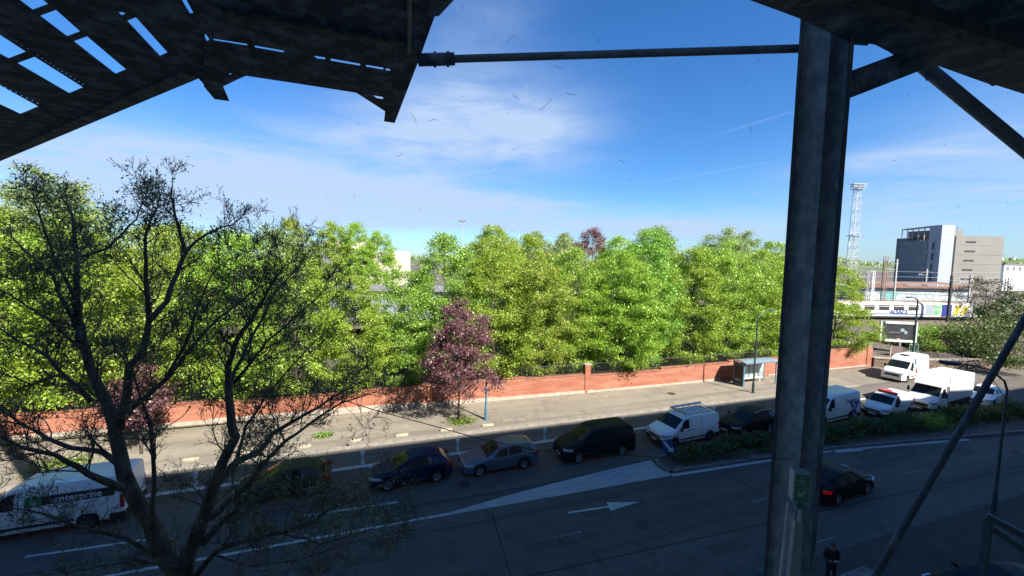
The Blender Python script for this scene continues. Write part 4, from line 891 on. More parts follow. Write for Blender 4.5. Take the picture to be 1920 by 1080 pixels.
hl = ['first shrub of the median hedge, beside the blue and white sign', 'second shrub of the median hedge, below the white panel van', 'third shrub of the median hedge, below the black people carrier side of the queue', 'low shrub of the hedge in front of the black sport car', 'shrub of the hedge just left of the steel column',
      'hedge shrub hidden behind the steel column', 'hedge shrub in front of the blue logo van', 'hedge shrub just right of the steel column', 'hedge shrub in front of the small white van', 'hedge shrub between the small van and the box truck', 'brighter hedge shrub in front of the box truck', 'hedge shrub under the back of the box truck', 'hedge shrub beside the leaning thin rod', 'dense dark hedge shrub left of the near lamp post', 'dark hedge shrub right of the near lamp post', 'hedge shrub at the right edge']
hl[2] = 'third shrub of the median hedge, between the panel van and the black sport car'
for i, lab in enumerate(hl):
    x = 18.6+i*2.05+(0 if i < 9 else (i-8)*.35); h = .75+.35*((i*37) % 5)/4+(.35 if i > 8 else 0)
    shrub('hedge_shrub', lab, (x, imid(x)+.12*((i*7) % 5-2)*.5, .15), 200+i, (1.35, .8), h*.85, M['darkleaf'] if i != 10 else M['green'], G4, 1900, .13)
rng = np.random.default_rng(66); n = 9000; X_ = rng.uniform(17.3, 58, n); Yc = np.where(X_ < 24, 19.6, 19.6-(X_-24)*.075); Cc = np.stack([X_, Yc+rng.uniform(-.95, .9, n), .15+rng.uniform(0, .28, n)], 1)
tag(quads('ground_cover', leaf_quads(rng, Cc, .12, .2, .35), M['darkleaf']), kind='stuff')
G5 = 'bushes on the railway bank'
bl = [(1645, 668, 1, 58, .75, 'darkleaf', 'thin bush at the right end of the brick wall, left of the billboard post'), (1672, 640, 1, 62, 1.2, 'green', 'light green bush directly behind the billboard'), (1738, 655, 1, 58, 1.3, 'green', 'bright green bush on the bank just right of the billboard'), (1762, 640, 1, 62, 1.5, 'darkleaf', 'olive bush on the bank, second right of the billboard'),
      (1790, 640, 1, 56, 1.5, 'brownleaf', 'brownish bush on the bank above the box truck'), (1815, 660, 1, 54, 1.5, 'green', 'green bush on the bank behind the lamp head'), (1842, 630, 1, 58, 1.9, 'darkleaf', 'dark bush on the bank above the white hatchback'), (1868, 650, 1, 52, 1.9, 'darkleaf', 'dark bush on the bank near the leaning rod'), (1895, 640, 1, 50, 2.3, 'darkleaf', 'dark tall bush at the right edge of the bank'), (1920, 660, 1, 46, 2.4, 'darkleaf', 'darkest bush cut off by the right edge'),
      (1780, 680, 1, 53, .9, 'brownleaf', 'dry brown bush hanging over the stone wall'), (1835, 690, 1, 50, 1.0, 'darkleaf', 'small dark bush hanging over the stone wall'), (1880, 705, 1, 46, 1.3, 'darkleaf', 'dark bush low over the stone wall at the right'),
      (1655, 680, 1, 57, .9, 'darkleaf', 'olive bush over the stone wall below the left end of the billboard'), (1690, 682, 1, 55, .8, 'brownleaf', 'dry bush over the stone wall behind the high roof van'), (1725, 680, 1, 54, 1.0, 'darkleaf', 'dark green bush by the mesh gate'), (1750, 690, 1, 53, .9, 'green', 'small green bush over the stone wall right of the high roof van')]
for i, (px, py, _, dep, s, mm, lab) in enumerate(bl):
    p = at(px, py, dep); zt = max(at(px, [640, 630, 610, 608, 606, 606, 596, 590, 565, 555, 650, 665, 675, 655, 660, 652, 664][i], dep).z, 2.4); zb = 1.0
    shrub('bank_bush', lab, (p.x, p.y, zb), 300+i, (1.7*s, 1.5*s), max(1.4, zt-zb), M[mm], G5, 2600, .2, 'bush')
p = at(1852, 520, 75); tree('budding_tree', 'brown budding tree with few leaves beside the railway, right of the train', 'tree', (p.x, p.y, 1.8), 51, p.z-1.6, 2.2, 4.6, .2, M['brownleaf'], None, n_cl=90, per=55, r0_=.16, bark='bark2')
p = at(1908, 590, 58); tree('dark_tree', 'dark leafy tree at the right edge above the bank', 'tree', (p.x+2, p.y+1, 1.8), 52, 6.6, 1.0, 3.2, .2, M['darkleaf'], None, n_cl=80, per=120, r0_=.16)

# ------------------------------------------------------------------ street furniture
def post(name, label, cat, x, y, h, r, mt, arm=None, z=.13):
    t = thing(name, label, cat, (x, y, z)); b = MB(); b.lathe([(0, 0), (r*1.7, 0), (r*1.7, .9), (r*1.15, 1.0), (r*1.05, h*.5), (r*.8, h)], 12, 'z'); b.build('pole', mt, t, smooth=35)
    b = MB(); b.lathe([(0, 0), (r*2.8, 0), (r*2.8, .03), (0, .03)], 12, 'z'); b.build('foot_plate', mt, t)
    if arm:
        dx, dy, dz = arm; b = MB(); pts = [(dx*(1-math.cos(a)), dy*(1-math.cos(a)), h-.02+dz*math.sin(a)) for a in np.linspace(0, math.pi/2, 9)]; b.tube(pts, [r*.75-.02*r*i for i in range(9)], 8); b.build('arm', mt, t, smooth=40)
        e = Vector(pts[-1]); d = Vector((dx, dy, 0)).normalized(); A = Matrix.Translation(e) @ d.to_track_quat('X', 'Z').to_matrix().to_4x4(); b = MB()
        b.prism([A@Vector(q) for q in ((-.1, -.07, -.03), (.15, -.15, -.05), (.62, -.13, -.04), (.72, 0, -.03), (.62, .13, -.04), (.15, .15, -.05), (-.1, .07, -.03))], (0, 0, .11)); q = b.build('lamp_head', mt, t)
        b = MB(); b.prism([A@Vector(q) for q in ((.15, -.11, -.075), (.58, -.10, -.065), (.58, .10, -.065), (.15, .11, -.075))], (0, 0, .026)); b.build('lamp_glass', M['galv'], q)
    return t
post('sign_post', 'straight blue post on the pavement, its top hidden in the purple plum tree', 'post', 7.45, 28.87, 3.9, .075, M['blue_steel'])
post('street_lamp', 'blue lamp post with curved arm in front of the bus shelter', 'street lamp', 33.3, 28.14, 6.9, .07, M['dark_teal'], (1.75, .25, .85))
t = post('street_lamp', 'near dark lamp post with long lamp head reaching left over the road, at the right', 'street lamp', 29.1, 10.75, 6.35, .055, M['dark_teal'], None)
b = MB(); H0 = Vector((0, 0, 6.3)); e = onY(1790, 682, 11.2)-Vector((29.1, 10.75, .13)); pts = [H0, H0+Vector((-.25, .02, .45)), H0.lerp(e, .35)+Vector((0, 0, .55)), H0.lerp(e, .7)+Vector((0, 0, .32)), e]; b.tube(pts, [.048, .045, .04, .038, .035], 8); b.build('arm', M['dark_teal'], t, smooth=40)
d = (e-pts[-2]).normalized(); A = Matrix.Translation(e) @ d.to_track_quat('X', 'Z').to_matrix().to_4x4(); b = MB()
b.prism([A@Vector(q) for q in ((-.25, -.08, -.03), (.1, -.17, -.06), (.75, -.15, -.05), (.9, 0, -.04), (.75, .15, -.05), (.1, .17, -.06), (-.25, .08, -.03))], (0, 0, .15)); q = b.build('lamp_head', M['dark_teal'], t)
b = MB(); b.prism([A@Vector(q) for q in ((.1, -.12, -.09), (.7, -.11, -.08), (.7, .11, -.08), (.1, .12, -.09))], (0, 0, .028)); b.build('lamp_glass', M['galv'], q)
b = MB(); b.tube([pts[0]+Vector((0, 0, -.5)), pts[0].lerp(e, .38)+Vector((0, 0, .38))], .015, 5); b.build('stay', M['dark_teal'], t)

# lane delineators
dl = thing('lane_delineator', 'x', 'bollard', (0, 0, 0), 0, 'white delineator posts of the bus lane')
b = MB(); b.lathe([(0, 0), (.13, 0), (.13, .03), (.08, .05), (.075, .74), (.10, .76), (.115, .80), (.115, .93), (.08, .99), (0, 1.0)], 14, 'z'); b.build('post', M['wht'], dl, smooth=35)
b = MB(); b.lathe([(.0765, .50), (.0785, .52), (.0785, .58), (.0765, .60)], 14, 'z'); b.build('dark_band', M['galv'], dl)
dlab = ['white delineator post just left of the headlights of the navy hatchback', 'white delineator post at the nose of the silver estate', 'white delineator post at the nose of the black people carrier', 'white delineator post behind the nose of the white panel van', 'white delineator post behind the roof of the black sport car', 'white delineator post behind the back of the white panel van', 'white delineator post behind the bare tree, left of the gold car']
for i, (x, lab) in enumerate(zip((-1.2, 4.48, 10.48, 16.6, 25.0, 21.6, -9.5), dlab)):
    o = dl if i == 0 else copy_tree(dl); o.location = (x, 24.47, .005); o['label'] = lab
# concrete wheel stops on the pavement edge
ws = None; wl = ['pale concrete kerb block nearest the purple plum tree, right of its trunk', 'pale kerb block just left of the foot of the purple plum tree', 'pale kerb block second left of the purple plum tree', 'pale kerb block third left of the purple plum tree', 'pale kerb block above the back of the gold car', 'pale kerb block above the middle of the gold car', 'pale kerb block right beside the trunks of the bare tree', 'pale kerb block left of the trunks of the bare tree']
for i, lab in enumerate(wl):
    x = 7.3-3.05*i
    if ws is None:
        b = MB(); b.prism([(-.42, -.1, 0), (.42, -.1, 0), (.42, .1, 0), (-.42, .1, 0)], (0, 0, .10)); b.add([(-.42, -.1, .1), (.42, -.1, .1), (.42, .1, .1), (-.42, .1, .1), (-.36, -.06, .15), (.36, -.06, .15), (.36, .06, .15), (-.36, .06, .15)], [(4, 5, 6, 7), (0, 1, 5, 4), (1, 2, 6, 5), (2, 3, 7, 6), (3, 0, 4, 7)])
        ws = b.build('kerb_block', mat('pale concrete block', (.29, .25, .19), .85, var=.15, scale=4)); o = ws
    else: o = ws.copy(); link(o)
    o.location = (x, 27.75+.012*i, .131); o.rotation_euler = (0, 0, R(2*(i % 3)-2)); tag(o, lab, 'kerb block', 'concrete kerb blocks along the pavement edge')
# bus shelter
sh = thing('bus_shelter', 'open bus shelter with blue grey roof and dark advertising end panel before the brick wall', 'bus shelter', (36.0, 30.45, .13), R(-1)); 
b = MB(); n = 8
b.grid([[(-2.15+4.3*j/6, -1.0+1.75*i/n, 2.38+.16*math.sin(math.pi*i/n)) for j in range(7)] for i in range(n+1)]); b.grid([[(-2.15+4.3*j/6, -1.0+1.75*i/n, 2.31+.16*math.sin(math.pi*i/n)) for j in range(7)] for i in range(n+1)]); b.build('roof', mat('shelter roof', (.16, .22, .28), .35, var=.2, scale=2), sh, smooth=30)
for x, y in ((-2.0, .6), (0, .6), (2.0, .6), (2.0, -.75)):
    b = MB(); b.box((x-.04, y-.04, 0), (x+.04, y+.04, 2.36)); b.build('post', M['blue_steel'], sh)
b = MB(); b.box((-1.95, .595, .35), (1.95, .607, 2.1)); b.build('back_glass', mat('shelter glass', (.22, .27, .28), .08, spec=.8), sh)
b = MB(); b.box((-2.16, -.75, .05), (-2.0, .52, 2.3)); q = b.build('advert_panel', M['blue_steel'], sh); b = MB(); b.box((-2.0, -.62, .25), (-1.985, .4, 2.1)); b.box((-2.175, -.62, .25), (-2.161, .4, 2.1)); b.build('poster', M['blk'], q)
text_mesh('APVC', .28, M['wht'], q, Matrix.Translation((-2.178, -.1, .55)) @ Matrix.Rotation(-PI/2, 4, 'Z') @ Matrix.Rotation(PI/2, 4, 'X'))
b = MB(); b.box((-1.2, .15, .43), (1.4, .5, .48)); b.box((-1.0, .3, 0), (-.94, .36, .43)); b.box((1.14, .3, 0), (1.2, .36, .43)); b.build('bench', M['wht'], sh)
b = MB(); b.box((1.2, .55, 1.0), (1.8, .585, 1.75)); b.build('route_map', M['wht'], sh)
# island sign
sg_ = thing('keep_right_sign', 'bent blue and white keep right sign on the nose of the island', 'road sign', (16.9, 20.0, .15)); b = MB(); b.tube([(0, 0, 0), (.05, 0, .9)], .03, 8); b.build('post', M['blk'], sg_)
A = Matrix.Translation((.03, -.05, .72)) @ Matrix.Rotation(R(-25), 4, 'Y') @ Matrix.Rotation(R(-30), 4, 'Z') @ Matrix.Rotation(R(-12), 4, 'X'); b = MB(); b.box((-.32, -.012, -.45), (.32, .012, .45), M=A); b.build('plate', M['bluep'], sg_)
b = MB(); b.prism([A@Vector(q) for q in ((-.24, -.016, .38), (-.06, -.016, .38), (.12, -.016, -.12), (.26, -.016, -.06), (.2, -.016, -.42), (-.14, -.016, -.24), (-.02, -.016, -.17))], A.to_3x3()@Vector((0, .003, 0))); b.build('white_arrow', M['wht'], sg_)
# billboard, lamp, gate, small signs at the corner
def facing(px, py, dep, yaw=0): p = at(px, py, dep); return p, -YAW+R(yaw)
p, rz = facing(1684, 622, 51, 0)
bb = thing('billboard', 'advertising billboard with white frame and dark picture on one post', 'billboard', (p.x, p.y, 1.1), rz+R(-14)); zc_ = p.z-1.1
b = MB(); W_, H_ = 1.95, 1.30
for a, c in (((-W_, -.12, zc_-H_), (W_, .12, zc_-H_+.3)), ((-W_, -.12, zc_+H_-.3), (W_, .12, zc_+H_)), ((-W_, -.12, zc_-H_+.302), (-W_+.3, .12, zc_+H_-.302)), ((W_-.3, -.12, zc_-H_+.302), (W_, .12, zc_+H_-.302))): b.box(a, c)
b.build('frame', mat('pale green frame', (.60, .66, .62), .5), bb); b = MB(); b.box((-W_+.3, -.06, zc_-H_+.3), (W_-.3, .1, zc_+H_-.3)); q = b.build('poster', mat('dark poster', (.028, .03, .035), .4, col2=(.055, .06, .07), scale=1.1), bb)
b = MB(); b.ball((.42, -.062, zc_+.22), (.24, .01, .22)); b.ball((.78, -.062, zc_-.06), (.17, .01, .22)); b.build('pale_figures', mat('pale print', (.28, .36, .42), .5), q); b = MB(); b.box((-.12, -.07, zc_-.98), (.22, -.061, zc_-.82)); b.build('orange_label', mat('orange print', (.5, .3, .18), .5), q); b = MB(); b.box((-.95, -.07, zc_-.12), (.25, -.061, zc_-.07)); b.build('pale_line', M['galv'], q)
b = MB(); b.tube([(.25, 0, -1.0), (.25, 0, zc_-H_)], .13, 10); b.build('post', M['galv'], bb)
p = at(1711, 672, 49.5); lp = post('street_lamp', 'tall teal lamp post standing beside the billboard', 'street lamp', p.x, p.y, 8.0, .10, M['dark_teal'], (-1.25, .1, .5), 0)
p, rz = facing(1712, 668, 50.5); gt = thing('mesh_gate', 'small pale green mesh gate below the billboard', 'gate', (p.x, p.y, .95), rz); b = MB()
for x in (-.55, .55): b.tube([(x, 0, 0), (x, 0, 1.5)], .04, 6)
for z in (.05, 1.5): b.tube([(-.55, 0, z), (.55, 0, z)], .035, 6)
for k in range(9): b.box((-.5+k*.125-.006, -.006, .05), (-.5+k*.125+.006, .006, 1.5))
b.build('frame', mat('pale green gate', (.30, .48, .42), .5), gt)
p, rz = facing(1676, 676, 50); sg2 = thing('notice_board', 'brown notice board on a white post behind the high roof van', 'sign', (p.x, p.y, 1.0), rz); b = MB(); b.box((-.45, -.03, .35), (.95, .03, 1.2)); b.build('board', mat('brown board', (.13, .09, .085), .7), sg2); b = MB(); b.tube([(-.5, 0, -.3), (-.5, 0, 1.2)], .05, 6); b.build('post', M['wht'], sg2)
vehicle('parked_car', 'small white car parked far back below the billboard', 'car', HATCH, M['white'], (*at(1697, 660, 62).xy, 1.45), R(200))

# ------------------------------------------------------------------ railway: train, masts, building, mast tower, far buildings and woods
RZ = -YAW
p = at(1838, 590, 78); tx, ty = p.x, p.y
tr = thing('regional_train', 'white regional train with blue ALSACE lettering and green, blue and yellow end', 'train', (tx, ty, 1.95), RZ+R(1.0))
LT = 30.0; b = MB(); prof = [(-1.35, .55), (-1.42, 1.1), (-1.42, 2.5), (-1.3, 3.0), (-.95, 3.28), (0, 3.36), (.95, 3.28), (1.3, 3.0), (1.42, 2.5), (1.42, 1.1), (1.35, .55)]
rows = []
for x, sy, zt in [(-LT, 1, 1), (-4.2, 1, 1), (-3.5, .99, .99), (-2.6, .97, .92), (-1.7, .94, .79), (-.8, .88, .64), (-.2, .8, .52), (0, .7, .44)]:
    rows.append([(x, y*sy, .55+(z-.55)*zt) for y, z in prof])
for r in rows: b.v += r
n = len(prof)
for i in range(len(rows)-1):
    for j in range(n):
        b.f.append((i*n+j, i*n+(j+1) % n, (i+1)*n+(j+1) % n, (i+1)*n+j)); b.mi.append(1 if j in (3, 4, 5, 6) and i == 0 else 0)
b.f += [tuple(range(n)), tuple((len(rows)-1)*n+j for j in range(n))]; b.mi += [0, 0]
b.build('body', [mat('train white', (.62, .62, .60), .45, var=.18, scale=1.6), mat('train roof', (.33, .27, .22), .7, var=.2, scale=1)], tr, smooth=30)
def panel(x0, x1, z0, z1, name, m_, d=.03):
    b = MB(); b.box((x0, -1.42-d, z0), (x1, -1.40, z1)); return b.build(name, m_, tr)
for k in range(6):
    x = -13.8-k*2.85; f = panel(x-2.0, x, 1.75, 2.75, 'window', M['blk'], .02); b = MB(); b.box((x-1.9, -1.455, 2.45), (x-.1, -1.445, 2.53)); b.build('window_bar', M['wht'], f)
panel(-LT, -12.6, .98, 1.12, 'blue_stripe', M['bluep']); panel(-12.3, -10.9, 1.0, 2.95, 'grey_door', M['mull']); panel(-10.8, -9.4, 1.0, 2.95, 'green_panel', mat('train green', (.06, .28, .12), .5, col2=(.45, .55, .45), scale=1.2)); panel(-9.3, -7.4, .75, 2.95, 'blue_panel', mat('train blue', (.015, .03, .20), .5, var=.3, scale=2))
b = MB(); b.prism([(-7.2, -1.455, 1.0), (-6.6, -1.455, 2.9), (-5.4, -1.455, 2.75), (-6.2, -1.455, 1.0)], (0, .03, 0)); b.prism([(-5.8, -1.455, 1.0), (-5.0, -1.455, 2.7), (-4.0, -1.455, 2.7), (-4.9, -1.455, 1.0)], (0, .05, 0)); b.build('yellow_panel', mat('train yellow', (.60, .52, .08), .5, var=.2, scale=2), tr)
b = MB(); b.box((-2.7, -1.46, 1.9), (-2.0, -1.24, 2.4)); b.build('cab_window', M['glass'], tr)
panel(-LT, -.8, .35, .62, 'underframe', M['blk'], -.01)
text_mesh('ALSACE', 1.0, M['bluep'], tr, Matrix.Translation((-17.6, -1.46, 1.40)) @ Matrix.Rotation(PI/2, 4, 'X'), bold=.02)
for x in (-2.6, -5.2, -24, -26.6):
    b = MB(); b.lathe([(.46, -1.0), (.46, -.85), (0, -.85)], 18, 'y', (x, 0, .42)); b.lathe([(.46, 1.0), (.46, .85), (0, .85)], 18, 'y', (x, 0, .42)); b.tube([(x, -.9, .42), (x, .9, .42)], .08, 8); b.build('wheel', M['blk'], tr)
for k, dy in enumerate((0, 5.0, 9.5, 15, 20, 26, -4.8)):
    b = MB(); A = Matrix.Translation((tx, ty, 1.8)) @ Matrix.Rotation(RZ+R(1.0), 4, 'Z')
    for s_ in (-.75, .75): b.box((-80, dy+s_-.04, .0), (120, dy+s_+.04, .15), M=A)
    for j in range(160): b.box((-80+j*1.25, dy-1.3, -.02), (-80+j*1.25+.25, dy+1.3, .04), M=A)
    tag(b.build('railway_track', mat('rusty rail', (.17, .12, .09), .7, var=.2)), kind='structure')

G6 = 'overhead line masts of the railway'
def mast(px, py_t, py_b, dep, mt, label, kind):
    a, c = at(px, py_b, dep), at(px, py_t, dep); h = c.z-1.8; t = thing('line_mast', label, 'mast', (a.x, a.y, 1.8), RZ, G6); b = MB(); w_ = .28
    if kind == 'lattice':
        for x in (-w_, w_):
            for y in (-w_, w_): b.box((x-.05, y-.05, 0), (x+.05, y+.05, h))
        z = 0; k = 0
        while z < h-.9:
            for y in (-w_, w_): b.tube([(-w_ if k % 2 else w_, y, z), (w_ if k % 2 else -w_, y, z+.9)], .035, 4)
            b.box((-w_, -w_, z), (w_, w_, z+.05)); z += .9; k += 1
    else: b.box((-.16, -.14, 0), (.16, -.10, h)); b.box((-.16, .10, 0), (.16, .14, h)); b.box((-.02, -.10, 0), (.02, .10, h))
    b.build('shaft', mt, t); b = MB(); b.tube([(0, 0, h*.78), (-2.6, 0, h*.80)], .05, 6); b.tube([(0, 0, h*.93), (-2.5, 0, h*.80)], .03, 5); b.box((-.5, -.08, h*.9), (.5, .08, h*.9+.1)); b.build('cantilever', M['galv'], t)
    for q in (-2.55, -1.6): b = MB(); b.lathe([(0, -.2), (.09, -.2), (.05, -.1), (.09, 0), (.05, .1), (.09, .2), (0, .2)], 8, 'z', (q, 0, h*.80)); b.build('insulator', M['wht'], t)
    return t
mast(1655, 480, 560, 98, M['rust'], 'tall rusty lattice line mast behind the train, left of the glass building', 'lattice'); mast(1624, 507, 556, 112, M['galv'], 'pale lattice line mast just right of the steel column', 'lattice'); mast(1634, 507, 556, 114, M['wht'], 'white lattice line mast next to the pale one', 'lattice')
mast(1676, 486, 558, 100, M['galv'], 'grey girder line mast in front of the left end of the building', 'girder'); mast(1777, 517, 596, 74, M['blk'], 'dark line mast standing in front of the train', 'girder'); mast(1815, 515, 570, 96, M['galv'], 'grey line mast above the nose of the train', 'girder'); mast(1885, 520, 580, 84, M['galv'], 'white footed line mast at the far right', 'lattice'); mast(1735, 504, 540, 130, M['galv'], 'thin far line mast in front of the glass building', 'girder')
for k, (py0, py1, dep) in enumerate(((506, 512, 112), (516, 521, 105), (528, 533, 98), (546, 548, 90), (556, 558, 84))):
    b = MB(); b.tube([at(1560, py0, dep), at(1760, (py0+py1)/2+2, dep), at(2000, py1, dep)], .035, 4); tag(b.build('overhead_wire', M['galv']), ['topmost railway wire, highest of the five in front of the building', 'second railway wire from the top', 'middle one of the five railway wires', 'fourth railway wire, just above the train', 'lowest railway wire, along the train roof'][k], 'wire', 'overhead railway wires')

# office building beside the railway
D0 = 150; cR = at(1757, 530, D0); A0 = RZ+R(3); bld = thing('railway_building', 'modern office building with glass side, white tower panel and beige striped wall', 'building', (cR.x, cR.y, 1.8), A0)
sc_ = D0/F
def Hh(px, py): return at(px, py, D0).z-1.8
wX = lambda px: (px-1757)*sc_*1.02
h_b = Hh(1830, 443); h_w = Hh(1760, 423); h_g = Hh(1740, 450)
b = MB(); b.box((wX(1786), 0, 0), (wX(1880), 22, h_b)); beige = b.build('beige_block', M['beige'], bld); fl = h_b/6.2
for i in range(1, 6):
    b = MB(); b.box((wX(1786)-.03, -.05, h_b-fl*i-.06), (wX(1880)+.03, -.0, h_b-fl*i+.06)); b.build('joint_line', M['slate'], beige)
    b = MB(); b.box((wX(1806-i*.7), -.08, h_b-fl*(i-1)-fl*.72), (wX(1826-i*.7), .0, h_b-fl*(i-1)-fl*.55)); b.build('slot_window', M['blk'], beige)
b = MB(); b.box((wX(1750), -1.2, 0), (wX(1775), 3.0, h_w)); q = b.build('white_tower', M['palewall'], bld)
for i in range(1, 7): b = MB(); b.box((wX(1750)-.02, -1.24, h_w-fl*i*.97-.04), (wX(1775)+.02, -1.2, h_w-fl*i*.97+.04)); b.build('joint_line', M['galv'], q)
b = MB(); b.box((wX(1775.2), 1.0, 0), (wX(1785.8), 12, h_b-.3)); q = b.build('louvre_strip', M['slate'], bld); b = MB()
for i in range(34): z = h_b*i/34; b.box((wX(1775.4), .75, z), (wX(1785.6), 1.0, z+.22))
b.build('louvres', M['mull'], q)
b = MB(); b.box((wX(1778), 4, h_b), (wX(1822), 16, Hh(1800, 430))); q = b.build('roof_plant', M['beige'], bld); b = MB(); b.box((wX(1796), 3.9, h_b+.7), (wX(1806), 4, Hh(1800, 432)-.3)); b.build('plant_door', M['slate'], q)
b = MB(); b.tube([(wX(1822), 6, h_b), (wX(1822), 6, h_b+4.2)], .06, 5); b.build('aerial', M['slate'], bld)
b = MB(); b.box((wX(1880.3), 4, 0), (wX(1897), 20, h_b-.5)); q = b.build('side_wing', M['palewall'], bld)
for i in range(6): b = MB(); b.box((wX(1882), 3.9, h_b-fl*i-fl*.85), (wX(1893), 4, h_b-fl*i-fl*.45)); b.build('window', M['curtain'], q)
# glass wing runs back from the tower to the left
gx0 = Vector((wX(1749.8), .5, 0)); gx1 = Vector((5.6, 20, 0)); dv = (gx1-gx0); nrm = Vector((12, 1.0, 0)); nb = 26
b = MB(); b.prism([gx0, gx1, gx1+nrm, gx0+nrm], (0, 0, h_g)); glw = b.build('glass_wing', M['curtain'], bld); out = Vector((-dv.y, dv.x, 0)).normalized()*.18
b = MB()
for i in range(nb+1): q0 = gx0+dv*(i/nb); e_ = dv.normalized()*.13; b.prism([q0, q0+e_, q0+e_+out*1.6, q0+out*1.6], (0, 0, h_g+.3))
b.build('fins', M['mull'], glw); b = MB()
for i in range(1, 6): q0 = h_g*i/5.6; b.prism([gx0+out*.3+Vector((0, 0, q0)), gx1+out*.3+Vector((0, 0, q0)), gx1+Vector((0, 0, q0)), gx0+Vector((0, 0, q0))], (0, 0, .14))
b.build('floor_bands', M['slate'], glw)
for i in range(5):
    b = MB(); f0 = gx0+dv*.02; f1 = gx0+dv*.17; z = h_g*i/5+.5; b.prism([f0+out*2+Vector((0, 0, z)), f1+out*2+Vector((0, 0, z)), f1+out*1.7+Vector((0, 0, z)), f0+out*1.7+Vector((0, 0, z))], (0, 0, h_g/5-1.4)); b.build('corner_window', M['blk'], glw)
b = MB(); h1 = h_w-.3
b.prism([gx0+Vector((0, 0, h1)), gx1+Vector((0, 0, h1)), gx1+nrm*.3+Vector((0, 0, h1)), gx0+nrm*.3+Vector((0, 0, h1))], (0, 0, .35))
for i in range(7): q0 = gx0+dv*(i/6.05)+nrm*.02; e_ = dv.normalized()*.35; b.prism([q0+Vector((0, 0, h_g)), q0+e_+Vector((0, 0, h_g)), q0+e_+nrm*.02+Vector((0, 0, h_g)), q0+nrm*.02+Vector((0, 0, h_g))], (0, 0, h1-h_g-.02))
b.build('roof_pergola', M['palewall'], bld); b = MB(); b.prism([gx0+nrm*.12+Vector((0, 0, h_g+.01)), gx1+nrm*.12+Vector((0, 0, h_g+.01)), gx1+nrm*.5+Vector((0, 0, h_g+.01)), gx0+nrm*.5+Vector((0, 0, h_g+.01))], (0, 0, 1.5)); b.build('roof_storey', M['rustroof'], bld)

# floodlight tower
a, c = at(1596, 505, 150), at(1603, 357, 150); ft = thing('floodlight_tower', 'tall white lattice floodlight tower right of the steel column', 'tower', (a.x, a.y, 1.8), RZ); h = c.z-1.8; b = MB(); w0, w1 = 1.25, .8
def cw(z): return w0+(w1-w0)*z/h
for sx in (-1, 1):
    for sy in (-1, 1): b.tube([(sx*cw(0), sy*cw(0), 0), (sx*cw(h), sy*cw(h), h)], .10, 6)
k = 0; z = 0
while z < h-2.0:
    z2 = z+2.2; s = 1 if k % 2 else -1
    for sy in (-1, 1): b.tube([(s*cw(z), sy*cw(z), z), (-s*cw(z2), sy*cw(z2), z2)], .045, 4); b.tube([(-cw(z2), sy*cw(z2), z2), (cw(z2), sy*cw(z2), z2)], .06, 4)
    for sx in (-1, 1): b.tube([(sx*cw(z), s*cw(z), z), (sx*cw(z2), -s*cw(z2), z2)], .045, 4)
    z = z2; k += 1
b.build('lattice', mat('pale tower steel', (.52, .50, .50), .6, var=.1), ft)
for zz, ww in ((h*.55, 1.7), (h, 1.5)): b = MB(); b.box((-ww, -ww, zz), (ww, ww, zz+.2)); b.build('platform', M['galv'], ft)
b = MB()
for x in (-2.4, 0, 2.4):
    for zz in (1.0, 2.0): b.box((x*.7-.75, -1.2, h+zz*.8), (x*.7+.75, .6, h+zz*.8+.3))
b.tube([(0, 0, h), (0, 0, h+2.5)], .15, 6); b.build('lamp_bank', M['galv'], ft)
b = MB()
for x in (-1.7, 1.75): b.box((x-.14, -.14, h*.44), (x+.14, .14, h*.58))
b.build('antenna', M['wht'], ft)
a, c = at(866, 470, 260), at(867, 416, 260); t = thing('thin_mast', 'thin far floodlight mast above the green tree tops', 'mast', (a.x, a.y, 1.8), RZ); b = MB(); b.tube([(0, 0, 0), (0, 0, c.z-1.8)], [.3, .22], 6); b.build('shaft', M['galv'], t); b = MB()
for x in (-1.6, 0, 1.6): b.box((x-.9, -.8, c.z-1.9), (x+.9, .8, c.z-.9))
b.build('lamp_bank', M['slate'], t)

# warehouse, graffiti wall, cream building, far woods
p = at(1700, 548, 118); wh = thing('brown_warehouse', 'long low warehouse with rust brown roof behind the train', 'warehouse', (p.x, p.y, 1.8), RZ+R(2)); hh = at(1700, 540, 118).z-1.8; h2 = at(1700, 529, 128).z-1.8
b = MB(); b.box((-13, 0, 0), (20, 16, hh)); b.build('wall', mat('grey blue graffiti wall', (.20, .24, .26), .8, col2=(.42, .44, .44), scale=.9), wh); b = MB(); b.prism([(-14, -1, hh+.02), (21, -1, hh+.02), (21, 9, h2), (-14, 9, h2)], (0, 0, .25)); q = b.build('roof', M['rustroof'], wh)
for x in (-6, 2, 8): b = MB(); b.prism([(x, 1.5, hh+.5), (x+4, 1.5, hh+.5), (x+4, 3.2, hh+.75), (x, 3.2, hh+.75)], (0, 0, .2)); b.build('roof_light', M['slate'], q)
b = MB(); b.box((-8, -.05, .3), (-3, 0, 2.6)); b.build('teal_door', mat('teal door', (.10, .28, .28), .6, var=.3, scale=1), wh)
p = at(672, 520, 120); cb = thing('cream_building', 'cream building with grey roof band seen in the gap between trees', 'building', (p.x, p.y, 1.8), RZ); s_ = 120/F
def cz(py): return at(672, py, 120).z-1.8
b = MB(); b.box((-5, 0, 0), (12, 14, cz(470))); q = b.build('wall', M['cream'], cb)
for k in range(5): b = MB(); b.box((-4+k*3.3, -.06, cz(470)-3.2), (-2.4+k*3.3, 0, cz(470)-1.4)); b.build('window', M['slate'], q)
b = MB(); b.box((-12, 2, 0), (-5.1, 12, cz(466))); b.build('grey_wing', M['slate'], cb); b = MB(); b.box((-12.5, 4, cz(465.9)), (-1, 13, cz(452))); b.build('roof_storey', M['cream'], cb)
